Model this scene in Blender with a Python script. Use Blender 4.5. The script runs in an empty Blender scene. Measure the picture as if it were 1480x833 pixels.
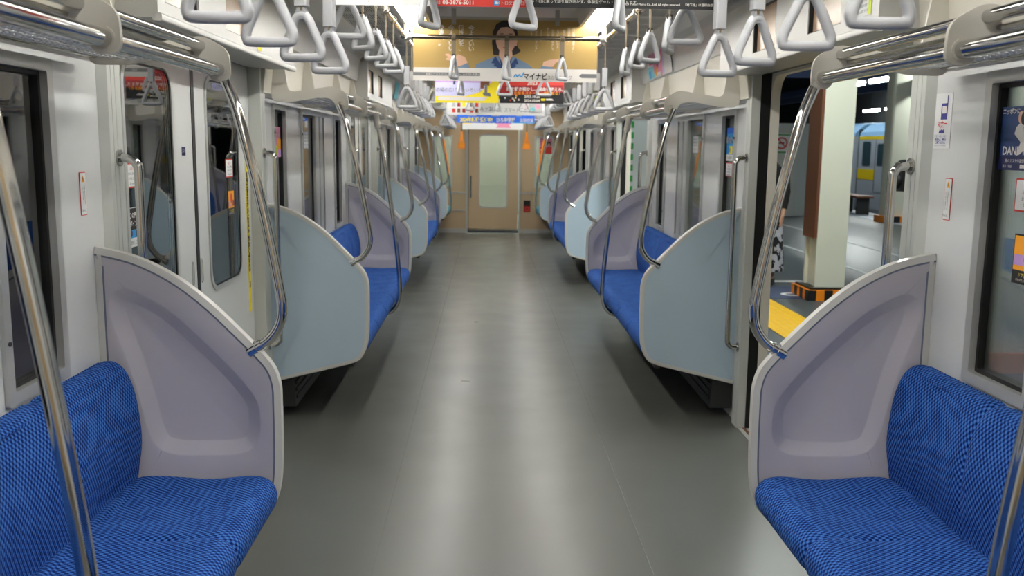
import bpy, bmesh, math, random
from mathutils import Vector, Matrix
random.seed(7)
SC = bpy.context.scene
COL = SC.collection
PI = math.pi

# ------------------------------------------------------------------ materials
def srgb(r, g, b):
    f = lambda c: (c/255/12.92) if c/255 <= .04045 else ((c/255+.055)/1.055)**2.4
    return (f(r), f(g), f(b), 1)

def M(name, rgb, rough=.5, metal=0, spec=.5, noise=0, nscale=8, bump=0, bscale=200, emit=0, alpha=1, coat=0):
    m = bpy.data.materials.new(name); m.use_nodes = True
    nt = m.node_tree; b = nt.nodes['Principled BSDF']
    c = srgb(*rgb)
    b.inputs['Base Color'].default_value = c
    b.inputs['Roughness'].default_value = rough
    b.inputs['Metallic'].default_value = metal
    b.inputs['Specular IOR Level'].default_value = spec
    b.inputs['Coat Weight'].default_value = coat
    if emit:
        b.inputs['Emission Color'].default_value = c; b.inputs['Emission Strength'].default_value = emit
    if noise:
        tc = nt.nodes.new('ShaderNodeTexCoord'); n = nt.nodes.new('ShaderNodeTexNoise')
        n.inputs['Scale'].default_value = nscale; n.inputs['Detail'].default_value = 6
        mx = nt.nodes.new('ShaderNodeMix'); mx.data_type = 'RGBA'
        mx.inputs['A'].default_value = tuple(x*(1-noise) for x in c[:3])+(1,)
        mx.inputs['B'].default_value = tuple(min(1, x*(1+noise)) for x in c[:3])+(1,)
        nt.links.new(tc.outputs['Object'], n.inputs['Vector']); nt.links.new(n.outputs['Fac'], mx.inputs['Factor'])
        nt.links.new(mx.outputs['Result'], b.inputs['Base Color'])
    if bump:
        tc = nt.nodes.new('ShaderNodeTexCoord'); n = nt.nodes.new('ShaderNodeTexNoise')
        n.inputs['Scale'].default_value = bscale; bp = nt.nodes.new('ShaderNodeBump'); bp.inputs['Strength'].default_value = bump
        bp.inputs['Distance'].default_value = .01
        nt.links.new(tc.outputs['Object'], n.inputs['Vector']); nt.links.new(n.outputs['Fac'], bp.inputs['Height'])
        nt.links.new(bp.outputs['Normal'], b.inputs['Normal'])
    return m

def glass_mat(name, tint=(255, 255, 255), refl=1.0):
    m = bpy.data.materials.new(name); m.use_nodes = True
    nt = m.node_tree; nt.nodes.clear()
    out = nt.nodes.new('ShaderNodeOutputMaterial'); mix = nt.nodes.new('ShaderNodeMixShader')
    tr = nt.nodes.new('ShaderNodeBsdfTransparent'); tr.inputs['Color'].default_value = srgb(*tint)
    gl = nt.nodes.new('ShaderNodeBsdfGlossy'); gl.inputs['Roughness'].default_value = .015
    gl.inputs['Color'].default_value = (.95, .97, .97, 1)
    fr = nt.nodes.new('ShaderNodeFresnel'); fr.inputs['IOR'].default_value = 1.62
    ml = nt.nodes.new('ShaderNodeMath'); ml.operation = 'MULTIPLY'; ml.use_clamp = True; ml.inputs[1].default_value = refl
    nt.links.new(fr.outputs[0], ml.inputs[0]); nt.links.new(ml.outputs[0], mix.inputs[0])
    nt.links.new(tr.outputs[0], mix.inputs[1]); nt.links.new(gl.outputs[0], mix.inputs[2]); nt.links.new(mix.outputs[0], out.inputs[0])
    return m

def emis(name, rgb, s):
    m = bpy.data.materials.new(name); m.use_nodes = True
    nt = m.node_tree; nt.nodes.clear()
    out = nt.nodes.new('ShaderNodeOutputMaterial'); e = nt.nodes.new('ShaderNodeEmission')
    e.inputs[0].default_value = srgb(*rgb); e.inputs[1].default_value = s
    nt.links.new(e.outputs[0], out.inputs[0]); return m

def floor_mat():
    m = M('grey_vinyl_floor', (124, 125, 120), .36, spec=.42)
    nt = m.node_tree; b = nt.nodes['Principled BSDF']
    tc = nt.nodes.new('ShaderNodeTexCoord')
    def nz(sc, det):
        n = nt.nodes.new('ShaderNodeTexNoise'); n.inputs['Scale'].default_value = sc; n.inputs['Detail'].default_value = det
        nt.links.new(tc.outputs['Object'], n.inputs['Vector']); return n.outputs['Fac']
    def mix(fac, a, c):
        x = nt.nodes.new('ShaderNodeMix'); x.data_type = 'RGBA'; nt.links.new(fac, x.inputs['Factor'])
        for k, v in (('A', a), ('B', c)):
            if isinstance(v, tuple): x.inputs[k].default_value = v
            else: nt.links.new(v, x.inputs[k])
        return x.outputs['Result']
    big = nz(1.6, 2); fine = nz(240, 1)
    base = mix(big, srgb(78, 79, 75), srgb(93, 94, 90))
    base = mix(fine, base, srgb(87, 88, 84))
    nt.links.new(base, b.inputs['Base Color'])
    rr = nt.nodes.new('ShaderNodeMapRange'); rr.inputs['To Min'].default_value = .24; rr.inputs['To Max'].default_value = .38
    nt.links.new(nz(3.0, 2), rr.inputs['Value']); nt.links.new(rr.outputs[0], b.inputs['Roughness'])
    return m

def moquette(name, dark, mid, light):
    m = M(name, mid, .9, spec=.15)
    nt = m.node_tree; b = nt.nodes['Principled BSDF']; b.inputs['Sheen Weight'].default_value = 0
    uv = nt.nodes.new('ShaderNodeUVMap')
    sep = nt.nodes.new('ShaderNodeSeparateXYZ'); nt.links.new(uv.outputs[0], sep.inputs[0])
    def mth(op, a, bb=None):
        n = nt.nodes.new('ShaderNodeMath'); n.operation = op
        for i, v in enumerate((a, bb)):
            if v is None: continue
            if isinstance(v, (int, float)): n.inputs[i].default_value = v
            else: nt.links.new(v, n.inputs[i])
        return n.outputs[0]
    su = mth('SINE', mth('MULTIPLY', sep.outputs[0], 2*PI/.0155))
    sv = mth('SINE', mth('MULTIPLY', sep.outputs[1], 2*PI/.0215))
    pr = mth('MULTIPLY', su, sv)
    nz = nt.nodes.new('ShaderNodeTexNoise'); nz.inputs['Scale'].default_value = 420
    nt.links.new(uv.outputs[0], nz.inputs['Vector'])
    nb = nt.nodes.new('ShaderNodeTexNoise'); nb.inputs['Scale'].default_value = 16
    nt.links.new(uv.outputs[0], nb.inputs['Vector'])
    v = mth('ADD', mth('MULTIPLY', pr, .5), mth('MULTIPLY', nz.outputs['Fac'], .68))
    v = mth('ADD', v, mth('MULTIPLY', nb.outputs['Fac'], .36))
    r = nt.nodes.new('ShaderNodeValToRGB'); cr = r.color_ramp
    cr.elements[0].position = .05; cr.elements[0].color = srgb(*dark)
    cr.elements[1].position = .85; cr.elements[1].color = srgb(*light)
    e = cr.elements.new(.42); e.color = srgb(*mid)
    nt.links.new(v, r.inputs[0]); nt.links.new(r.outputs[0], b.inputs['Base Color'])
    bp = nt.nodes.new('ShaderNodeBump'); bp.inputs['Strength'].default_value = .35; bp.inputs['Distance'].default_value = .002
    nt.links.new(v, bp.inputs['Height']); nt.links.new(bp.outputs[0], b.inputs['Normal'])
    return m

def panel_mat(name, rgb, rough=.32):
    """moulded plastic with faint scuffs"""
    return M(name, rgb, rough, spec=.4, noise=.035, nscale=3.5)

mt = dict(
    floor=floor_mat(), white=M('white_wall_panel', (222, 223, 221), .16, noise=.01, nscale=2),
    ceil=M('ceiling_white', (200, 199, 194), .45), cream=M('cream_wall_panel', (225, 220, 207), .35),
    alu=M('brushed_aluminium', (186, 187, 184), .32, metal=.35), greyp=M('grey_painted_pillar', (196, 198, 192), .32),
    gasket=M('black_rubber_gasket', (14, 14, 14), .45), chrome=M('polished_chrome', (205, 205, 203), .07, metal=1),
    steel=M('satin_steel', (190, 188, 182), .22, metal=1), lilac=panel_mat('lilac_moulded_panel', (180, 176, 184)),
    blue=panel_mat('pale_blue_panel', (178, 197, 211), .28), trim=M('light_grey_edge_trim', (200, 199, 194), .3),
    seam=M('slate_blue_edge_line', (104, 112, 130), .5), rackp=M('ivory_painted_metal', (206, 202, 191), .38),
    wire=M('white_coated_wire', (232, 231, 226), .25), seat=moquette('blue_moquette', (4, 18, 62), (12, 54, 134), (70, 118, 188)),
    teal=moquette('teal_moquette', (70, 130, 150), (100, 170, 190), (140, 200, 210)),
    dark=M('dark_underframe', (32, 32, 32), .6), ring=M('grey_plastic_ring', (186, 187, 190), .28, spec=.45),
    belt=M('brown_strap_belt', (112, 98, 78), .6), strapclip=M('dark_strap_clip', (60, 54, 46), .4), rod=M('bronze_tinted_steel_rod', (158, 146, 128), .18, metal=1),
    cast=M('grey_cast_joint', (172, 170, 164), .35, metal=.5), tan=M('beige_end_wall', (190, 166, 133), .35, noise=.02, nscale=1.5),
    orange=M('orange_plastic', (238, 138, 22), .4), black=M('black_paint', (16, 16, 17), .45),
    paper=M('white_paper', (232, 232, 230), .6), ink=M('black_ink', (26, 26, 28), .7), red=M('red_ink', (206, 52, 42), .6),
    gold=M('gold_print', (166, 136, 74), .5, noise=.12, nscale=2.2), yellow=M('yellow_print', (246, 224, 30), .6),
    navy=M('navy_ink', (44, 44, 130), .6), grey=M('grey_ink', (110, 110, 112), .6), lgrey=M('light_grey_ink', (190, 190, 192), .6),
    skin=M('skin_print', (222, 178, 152), .6), hair=M('dark_hair', (38, 32, 31), .6), jacket=M('blue_grey_jacket', (112, 134, 160), .7),
    skyb=M('sky_blue_print', (44, 150, 214), .6), bluep=M('bright_blue_print', (28, 96, 205), .6), lav=M('lavender_print', (206, 204, 240), .6),
    purple=M('purple_print', (190, 150, 214), .6), brown=M('brown_print', (116, 62, 30), .6), dred=M('dark_red_print', (150, 22, 26), .6),
    pink=M('pink_print', (236, 150, 180), .6), cyan=M('cyan_print', (120, 205, 215), .6), lime=M('lime_print', (206, 220, 60), .6),
    tanp=M('tan_print', (176, 146, 118), .25), orp=M('orange_print', (240, 160, 30), .6), deepb=M('deep_blue_print', (30, 60, 110), .5),
    navyp=M('dark_navy_print', (24, 30, 80), .5), green=M('green_print', (40, 150, 70), .6), wprint=M('off_white_print', (225, 220, 214), .6),
    glass=glass_mat('window_glass', (240, 244, 242), 1.5), cglass=glass_mat('clear_window_glass', (253, 255, 254), .7), dglass=glass_mat('dark_tinted_glass', (120, 128, 126), 1.15),
    lamp=emis('fluorescent_tube', (255, 253, 248), 30.0),
    plat=M('asphalt_platform', (66, 74, 78), .42, noise=.12, nscale=3), tactile=M('yellow_tactile_paving', (226, 178, 20), .6, bump=.6, bscale=60),
    pillar=M('cream_painted_pillar', (206, 208, 192), .4, noise=.03, nscale=3), pwhite=M('pale_green_white_paint', (214, 226, 218), .4), wood=M('brown_guard_board', (98, 56, 30), .6, noise=.1, nscale=10),
    line=M('worn_white_line', (170, 174, 174), .6, noise=.15, nscale=20), stw=M('station_wall_white', (190, 200, 200), .5),
    trains=M('silver_train_side', (168, 178, 190), .4, metal=.1), tyel=M('yellow_train_band', (222, 196, 20), .4), troof=M('pale_blue_train_roof', (120, 165, 205), .4),
    tglass=M('dark_train_window', (44, 66, 74), .1), roofd=M('dark_station_roof', (36, 38, 40), .7), steelb=M('dark_blue_beam', (50, 66, 100), .5),
    plamp=emis('platform_tube', (246, 252, 248), 95.0), dwall=M('dark_tunnel_wall', (50, 52, 54), .7), jean=M('black_cloth', (20, 20, 22), .85),
    skinp=M('skin', (205, 160, 134), .55), header=M('header_white', (190, 189, 184), .35), led=M('lcd_glass', (8, 8, 9), .06),
)
def floral():
    m = M('black_white_floral_cloth', (30, 30, 32), .85); nt = m.node_tree; b = nt.nodes['Principled BSDF']
    tc = nt.nodes.new('ShaderNodeTexCoord'); v = nt.nodes.new('ShaderNodeTexNoise'); v.inputs['Scale'].default_value = 14; v.inputs['Detail'].default_value = 3
    r = nt.nodes.new('ShaderNodeValToRGB'); r.color_ramp.interpolation = 'CONSTANT'
    r.color_ramp.elements[0].color = srgb(26, 26, 30); r.color_ramp.elements[1].position = .51; r.color_ramp.elements[1].color = srgb(190, 190, 198)
    nt.links.new(tc.outputs['Object'], v.inputs['Vector']); nt.links.new(v.outputs['Fac'], r.inputs[0]); nt.links.new(r.outputs[0], b.inputs['Base Color'])
    return m
mt['floral'] = floral()

# ------------------------------------------------------------------ mesh builder
class MB:
    def __init__(s): s.v = []; s.f = []; s.m = []; s.uv = {}; s.cm = 0
    def add(s, vs, fs, mi=None):
        o = len(s.v); s.v += [tuple(p) for p in vs]
        for f in fs: s.f.append(tuple(i+o for i in f)); s.m.append(s.cm if mi is None else mi)
        return s
    def box(s, x0, x1, y0, y1, z0, z1, mi=None):
        x0, x1 = sorted((x0, x1)); y0, y1 = sorted((y0, y1)); z0, z1 = sorted((z0, z1))
        vs = [(x, y, z) for x in (x0, x1) for y in (y0, y1) for z in (z0, z1)]
        return s.add(vs, [(0, 1, 3, 2), (4, 6, 7, 5), (0, 4, 5, 1), (2, 3, 7, 6), (0, 2, 6, 4), (1, 5, 7, 3)], mi)
    def rbox(s, x0, x1, y0, y1, z0, z1, r=.005, ax='y', seg=4, mi=None):
        """box whose outline is rounded in the plane across ax"""
        if ax == 'y': pts = rrect(x0, x1, z0, z1, r, seg); return s.prism([(a, y0, b) for a, b in pts], (0, y1-y0, 0), mi)
        if ax == 'x': pts = rrect(y0, y1, z0, z1, r, seg); return s.prism([(x0, a, b) for a, b in pts], (x1-x0, 0, 0), mi)
        pts = rrect(x0, x1, y0, y1, r, seg); return s.prism([(a, b, z0) for a, b in pts], (0, 0, z1-z0), mi)
    def prism(s, pts, d, mi=None):
        n = len(pts); vs = list(pts)+[(p[0]+d[0], p[1]+d[1], p[2]+d[2]) for p in pts]
        fs = [tuple(range(n)), tuple(reversed(range(n, 2*n)))]+[(i, i+n, (i+1) % n+n, (i+1) % n) for i in range(n)]
        return s.add(vs, fs, mi)
    def ring(s, outer, inner, d, mi=None):
        """prism between two loops of equal count"""
        n = len(outer); D = Vector(d)
        vs = [Vector(p) for p in outer]+[Vector(p) for p in inner]; vs += [p+D for p in vs]
        fs = []
        for i in range(n):
            j = (i+1) % n
            fs += [(i, j, n+j, n+i), (2*n+i, 3*n+i, 3*n+j, 2*n+j), (i, 2*n+i, 2*n+j, j), (n+i, n+j, 3*n+j, 3*n+i)]
        return s.add(vs, fs, mi)
    def tube(s, path, r, n=10, closed=False, cap=True, mi=None, prof=None):
        P = [Vector(p) for p in path]; N = len(P)
        rr = r if isinstance(r, (list, tuple)) else [r]*N
        T = []
        for i in range(N):
            a = P[(i-1) % N] if (closed or i > 0) else P[i]; b = P[(i+1) % N] if (closed or i < N-1) else P[i]
            T.append((b-a).normalized())
        up = Vector((0, 1, 0)) if abs(T[0].y) < .9 else Vector((0, 0, 1))
        vs = []; u = None
        for i in range(N):
            if u is None: u = (up-T[i]*up.dot(T[i])).normalized()
            else: u = (u-T[i]*u.dot(T[i])).normalized()
            w = T[i].cross(u)
            if prof:
                for a, b in prof: vs.append(P[i]+u*a+w*b)
            else:
                for k in range(n): t = 2*PI*k/n; vs.append(P[i]+(u*math.cos(t)+w*math.sin(t))*rr[i])
        if prof: n = len(prof)
        fs = []
        for i in range(N if closed else N-1):
            j = (i+1) % N
            for k in range(n): l = (k+1) % n; fs.append((i*n+k, i*n+l, j*n+l, j*n+k))
        if cap and not closed: fs += [tuple(reversed(range(n))), tuple((N-1)*n+k for k in range(n))]
        return s.add(vs, fs, mi)
    def sphere(s, c, r, n=12, m=8, mi=None, sc=(1, 1, 1)):
        vs = [(c[0], c[1], c[2]+r*sc[2])]
        for i in range(1, m):
            t = PI*i/m
            for k in range(n): a = 2*PI*k/n; vs.append((c[0]+r*sc[0]*math.sin(t)*math.cos(a), c[1]+r*sc[1]*math.sin(t)*math.sin(a), c[2]+r*sc[2]*math.cos(t)))
        vs.append((c[0], c[1], c[2]-r*sc[2])); fs = []
        for k in range(n): l = (k+1) % n; fs.append((0, 1+k, 1+l)); fs.append((len(vs)-1, 1+(m-2)*n+l, 1+(m-2)*n+k))
        for i in range(m-2):
            for k in range(n): l = (k+1) % n; fs.append((1+i*n+k, 1+(i+1)*n+k, 1+(i+1)*n+l, 1+i*n+l))
        return s.add(vs, fs, mi)
    def grid(s, rows, closed_u=False, uvs=None, mi=None):
        R = len(rows); C = len(rows[0]); o = len(s.v)
        vs = [p for r in rows for p in r]; fs = []
        for i in range(R-1):
            for k in range(C if closed_u else C-1):
                l = (k+1) % C; fs.append((i*C+k, i*C+l, (i+1)*C+l, (i+1)*C+k))
        s.add(vs, fs, mi)
        if uvs:
            for i, r in enumerate(uvs):
                for k, q in enumerate(r): s.uv[o+i*C+k] = q
        return s
    def mesh(s, name, mats, org=(0, 0, 0), smooth=35):
        me = bpy.data.meshes.new(name)
        ox, oy, oz = org
        me.from_pydata([(x-ox, y-oy, z-oz) for x, y, z in s.v], [], s.f)
        for m in (mats if isinstance(mats, (list, tuple)) else [mats]): me.materials.append(m)
        if max(s.m or [0]) > 0: me.polygons.foreach_set('material_index', s.m)
        bm = bmesh.new(); bm.from_mesh(me); bmesh.ops.recalc_face_normals(bm, faces=bm.faces); bm.to_mesh(me); bm.free()
        if s.uv:
            ul = me.uv_layers.new(name='UVMap')
            for lp in me.loops:
                ul.data[lp.index].uv = s.uv.get(lp.vertex_index, (0, 0))
        if smooth:
            me.shade_smooth(); me.set_sharp_from_angle(angle=math.radians(smooth))
        me.update(); return me

def rrect(x0, x1, y0, y1, r, seg=5):
    x0, x1 = sorted((x0, x1)); y0, y1 = sorted((y0, y1)); out = []
    for cx, cy, a in ((x1-r, y0+r, -90), (x1-r, y1-r, 0), (x0+r, y1-r, 90), (x0+r, y0+r, 180)):
        for i in range(seg+1): t = math.radians(a+90*i/seg); out.append((cx+r*math.cos(t), cy+r*math.sin(t)))
    return out
def catmull(P, n=6, closed=False):
    P = [Vector(p) for p in P]; N = len(P); out = []
    for i in range(N if closed else N-1):
        g = lambda k: P[k % N] if closed else P[min(max(k, 0), N-1)]
        a, b, c, d = g(i-1), g(i), g(i+1), g(i+2)
        for k in range(n):
            t = k/n; out.append(.5*((2*b)+(c-a)*t+(2*a-5*b+4*c-d)*t*t+(3*b-a-3*c+d)*t**3))
    if not closed: out.append(P[-1])
    return out

# ------------------------------------------------------------------ objects
def link(o): COL.objects.link(o); return o
def thing(name, label, cat, loc=(0, 0, 0), group=None, rz=0):
    o = link(bpy.data.objects.new(name, None)); o.location = loc; o.rotation_euler = (0, 0, rz); o.empty_display_size = .1
    o['label'] = label; o['category'] = cat
    if group: o['group'] = group
    return o
def part(name, me, parent, label=None):
    o = link(bpy.data.objects.new(name, me)); o.parent = parent
    if label: o['label'] = label
    return o
def single(name, me, label, cat, loc=(0, 0, 0), group=None):
    o = link(bpy.data.objects.new(name, me)); o.location = loc; o['label'] = label; o['category'] = cat
    if group: o['group'] = group
    return o
def struct(name, me, label=None, loc=(0, 0, 0)):
    o = link(bpy.data.objects.new(name, me)); o['kind'] = 'structure'; o.location = loc
    if label: o['label'] = label
    return o
def ORD(i): return ['first', 'second', 'third', 'fourth', 'fifth', 'sixth', 'seventh', 'eighth', 'ninth', 'tenth'][i]
SIDE = {1: 'right', -1: 'left'}
ZN = ['nearest', 'middle', 'farthest']

# text as a flat mesh in the plane (U,V) at O
_txt = {}
def text_mesh(body, size, vertical=False, bold=0, squeeze=1.0, spacing=1.0):
    k = (body, size, vertical, bold, squeeze, spacing)
    if k in _txt: return _txt[k]
    c = bpy.data.curves.new('lettering', 'FONT'); c.size = size; c.resolution_u = 2
    c.offset = bold; c.align_x = 'CENTER'; c.align_y = 'CENTER'; c.space_character = spacing
    c.body = '\n'.join(body) if vertical else body
    if vertical: c.space_line = .82
    o = bpy.data.objects.new('lettering', c); COL.objects.link(o)
    bpy.context.view_layer.update()
    dg = bpy.context.evaluated_depsgraph_get()
    me = bpy.data.meshes.new_from_object(o.evaluated_get(dg))
    COL.objects.unlink(o); bpy.data.objects.remove(o)
    if squeeze != 1: me.transform(Matrix.Diagonal((squeeze, 1, 1, 1)))
    pts = [v.co for v in me.vertices]
    if pts:
        cx = (min(p.x for p in pts)+max(p.x for p in pts))/2; cy = (min(p.y for p in pts)+max(p.y for p in pts))/2
        me.transform(Matrix.Translation((-cx, -cy, 0)))
    me.materials.clear()
    _txt[k] = me
    return me
class Board:
    """a flat printed thing: local u right, v up, facing out along n; art is laid on its face"""
    def __init__(s, name, label, cat, O, U, w, h, th=.002, V=(0, 0, 1), base='paper', group=None, parent=None, smooth=False, corner=0):
        s.U = Vector(U); s.V = Vector(V).normalized(); s.N = s.U.cross(s.V).normalized(); s.O = Vector(O); s.w, s.h = w, h
        mb = MB()
        pts = rrect(-w/2, w/2, -h/2, h/2, corner) if corner else [(-w/2, -h/2), (w/2, -h/2), (w/2, h/2), (-w/2, h/2)]
        mb.prism([s.p(a, b, 0) for a, b in pts], tuple(s.N*th))
        s.th = th
        if parent is None:
            s.root = thing(name, label, cat, O, group)
            s.sheet = part('sheet', mb.mesh('sheet', mt[base], O), s.root)
        else:
            s.root = parent; s.sheet = part(name, mb.mesh(name, mt[base], O), parent); s.sheet.location = s.O-parent.location
        s.off = Vector((0, 0, 0)) if parent is None else s.O-parent.location
        s.lay = 0
    def p(s, a, b, z): q = s.O+s.U*a+s.V*b+s.N*z; return (q.x, q.y, q.z)
    def art(s, shapes, name='artwork'):
        """shapes: (material key, [(u,v)...]) or (material key, x0,x1,y0,y1); later ones on top"""
        mb = MB(); keys = []
        for q in shapes:
            k = q[0]; pts = q[1] if len(q) == 2 else [(q[1], q[3]), (q[2], q[3]), (q[2], q[4]), (q[1], q[4])]
            if k not in keys: keys.append(k)
            s.lay += 1; z = s.th+.0005+s.lay*.00025
            mb.add([s.p(a, b, z) for a, b in pts], [tuple(range(len(pts)))], keys.index(k))
        o = part(name, mb.mesh(name, [mt[k] for k in keys], s.O, smooth=0), s.root); o.location = s.off; return o
    def text(s, body, u, v, size, mat='ink', vertical=False, bold=0, squeeze=1.0, spacing=1.0):
        me = text_mesh(body, size, vertical, bold, squeeze, spacing).copy(); me.materials.append(mt[mat])
        s.lay += 1; z = s.th+.0008+s.lay*.00025
        R = Matrix((s.U, s.V, s.N)).transposed().to_4x4(); R.translation = s.U*u+s.V*v+s.N*z
        me.transform(R)
        o = part('lettering', me, s.root); o.location = s.off; return o
def ell(cx, cy, rx, ry, n=20, a0=0, a1=360):
    return [(cx+rx*math.cos(math.radians(a0+(a1-a0)*i/n)), cy+ry*math.sin(math.radians(a0+(a1-a0)*i/n))) for i in range(n if a1-a0 == 360 else n+1)]

# ------------------------------------------------------------------ layout
P = 5.02
YS = [1.40+P*k for k in range(3)]            # seat zone centres
YD = [3.95+P*k for k in range(3)]            # doorway centres
YEND, YBACK = 16.2, -2.6
XW = 1.28
DH = .92                                    # half width of a doorway

# ------------------------------------------------------------------ setting
def build_shell():
    mb = MB(); mb.box(-1.30, 1.30, YBACK, YEND, -.04, 0)
    fl = struct('floor', mb.mesh('floor', mt['floor'], smooth=0))
    for x in (-.50, .50):
        mb = MB(); mb.box(x-.0018, x+.0018, YBACK, YEND-.01, 0, .0006)
        part('floor_joint', mb.mesh('floor_joint', M('floor_joint_grey', (96, 97, 94), .6), smooth=0), fl)
    # ceiling profile, both sides
    prof = [(0, 2.30), (.42, 2.30), (.435, 2.20), (.455, 2.20), (.462, 2.252), (.578, 2.252), (.585, 2.20), (.605, 2.20), (.612, 2.245), (.66, 2.245), (.98, 2.245), (1.06, 2.24), (1.12, 2.225), (1.155, 2.19), (1.17, 2.12), (1.185, 2.015), (1.20, 2.012)]
    full = [(-x, z) for x, z in reversed(prof[1:])]+prof
    mb = MB(); mb.grid([[(x, y, z) for x, z in full] for y in (YBACK, YEND)])
    top = [(-1.2, 2.34), (1.2, 2.34)]
    mb.grid([[(x, y, z) for x, z in top] for y in (YBACK, YEND)])
    struct('ceiling', mb.mesh('ceiling', mt['ceil'], smooth=30))
    for s in (-1, 1):
        nm = 'wall_'+SIDE[s]
        mb = MB(); X0, X1 = XW*s, 1.32*s
        edges = []      # solid spans along y between doorways and windows
        y = YBACK
        spans = []
        for d in YD: spans.append((y, d-DH-.03)); y = d+DH+.03
        spans.append((y, YEND))
        for a, b in spans:
            wins = []
            for c in YS:
                if a < c < b:
                    wins = [(c-1.20, c-.86, .845, 1.715), (c-.42, c+.42, .845, 1.715), (c+.86, c+1.20, .845, 1.715)]
            if b == YEND: wins = [(15.26, 15.85, .845, 1.715)]
            yy = a
            for w0, w1, z0, z1 in wins:
                if w0 < a: continue
                mb.box(X0, X1, yy, w0, 0, 1.90); mb.box(X0, X1, w0, w1, 0, z0); mb.box(X0, X1, w0, w1, z1, 1.90); yy = w1
            mb.box(X0, X1, yy, b, 0, 1.90)
        for d in YD: mb.box(1.30*s, 1.36*s, d-DH, d+DH, 1.878, 1.95)
        struct(nm, mb.mesh(nm, mt['white'], smooth=0), 'white glossy side wall of the carriage, '+SIDE[s]+' side')
        mb = MB()
        pr = [(1.245, 1.755), (1.215, 2.02), (1.30, 2.02), (1.30, 1.90), (1.28, 1.74)]
        for a, b in spans: mb.prism([(x*s, a-(0 if a == YBACK else .0), z) for x, z in pr], (0, b-a, 0))
        struct('trim_1' if s < 0 else 'trim_2', mb.mesh('trim', mt['cream'], smooth=0), 'cream wall panel above the windows, '+SIDE[s]+' side')
        # door-side pillars (slightly proud of the wall)
        k = 3
        for i, d in enumerate(YD):
            for e in (-1, 1):
                ya = d+e*DH
                mb = MB(); mb.box(1.255*s, 1.352*s, ya, ya+e*.10, 0, 1.93); mb.prism([(x*s, y, 0) for x, y in ((1.255, ya+e*.10), (1.2795, ya+e*.122), (1.30, ya+e*.122), (1.30, ya+e*.10))], (0, 0, 1.93))
                for q in (.04, .07): mb.box(1.2538*s, 1.256*s, ya+e*q, ya+e*(q+.003), 0, 1.93)
                nm = 'trim_%d' % (k+i*4+(0 if e < 0 else 1)+(2 if s > 0 else 0))
                struct(nm, mb.mesh('door_pillar', mt['greyp'], smooth=0), 'grey door pillar beside the %s doorway on the %s' % (ZN[i], SIDE[s]))
    mb = MB(); mb.box(-1.32, 1.32, YBACK-.05, YBACK, 0, 2.34)
    struct('wall_back', mb.mesh('wall_back', mt['tan'], smooth=0))
build_shell()

# windows -----------------------------------------------------------------
def rloop(s, x, y0, y1, z0, z1, r, seg=6): return [(x*s, a, b) for a, b in rrect(y0, y1, z0, z1, r, seg)]
_wn = [0]
def window(s, y0, y1, z0, z1, label):
    _wn[0] += 1; nm = 'window_%d' % _wn[0]
    mb = MB()
    mb.ring(rloop(s, 1.268, y0, y1, z0, z1, .012), rloop(s, 1.268, y0+.034, y1-.034, z0+.034, z1-.034, .006), (.052*s, 0, 0))
    o = struct(nm, mb.mesh('window_frame', mt['alu'], smooth=30), label)
    mb = MB(); mb.ring(rloop(s, 1.288, y0+.033, y1-.033, z0+.033, z1-.033, .006), rloop(s, 1.288, y0+.046, y1-.046, z0+.046, z1-.046, .006), (.02*s, 0, 0))
    part('gasket', mb.mesh('gasket', mt['gasket'], smooth=30), o)
    mb = MB(); mb.box(1.300*s, 1.304*s, y0+.03, y1-.03, z0+.03, z1-.03)
    part('pane', mb.mesh('pane', mt['glass' if s < 0 else 'cglass'], smooth=0), o)
    if y1-y0 > .7:
        for a in (.50, .66):
            mb = MB(); mb.rbox(1.272*s, 1.298*s, y0+a, y0+a+.12, z0+.03, z1-.03, .006, 'z'); part('mullion', mb.mesh('mullion', mt['alu']), o)
    for zz in (z0+.16, z1-.16):
        mb = MB(); mb.tube([(1.2685*s, y0+.017, zz), (1.264*s, y0+.017, zz)], .006, 10); part('screw', mb.mesh('screw', mt['dark']), o)
for s in (-1, 1):
    for k, c in enumerate(YS):
        for e, (a, b) in enumerate(((-1.20, -.86), (-.42, .42), (.86, 1.20))):
            if k == 0 and e == 0: continue
            window(s, c+a, c+b, .845, 1.715, '%s window of the %s seat bay on the %s wall' % (['narrow near', 'wide middle', 'narrow far'][e], ZN[k], SIDE[s]))
    window(s, 15.26, 15.85, .845, 1.715, 'window beside the end wall on the %s' % SIDE[s])
# dark outside of the left wall, and the body skin beyond the pockets
mb = MB(); mb.box(-2.1, -2.0, -2, 18, -.6, 3.2); struct('wall_outside', mb.mesh('wall_outside', mt['dwall'], smooth=0), 'dark wall beyond the left windows')
for s in (-1, 1):
    for k in range(4):
        a = YBACK if k == 0 else YD[k-1]+DH+.02; b = YEND if k == 3 else YD[k]-DH-.02
        mb = MB(); holes = []
        for c in YS:
            if a < c < b: holes = [(c-1.36, c-.86), (c-.42, c+.42), (c+.86, c+1.36)]
        if k == 3: holes = [(15.26, 15.85)]
        y = a
        for h0, h1 in holes:
            if h0 < a: continue
            mb.box(1.385*s, 1.40*s, y, h0, -.1, 2.1); mb.box(1.385*s, 1.40*s, h0, h1, -.1, .84); mb.box(1.385*s, 1.40*s, h0, h1, 1.72, 2.1); y = h1
        mb.box(1.385*s, 1.40*s, y, b, -.1, 2.1)
        struct('wall_skin_%s' % SIDE[s], mb.mesh('wall_skin', mt['steel'], smooth=0), 'outer steel skin of the carriage')

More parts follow.
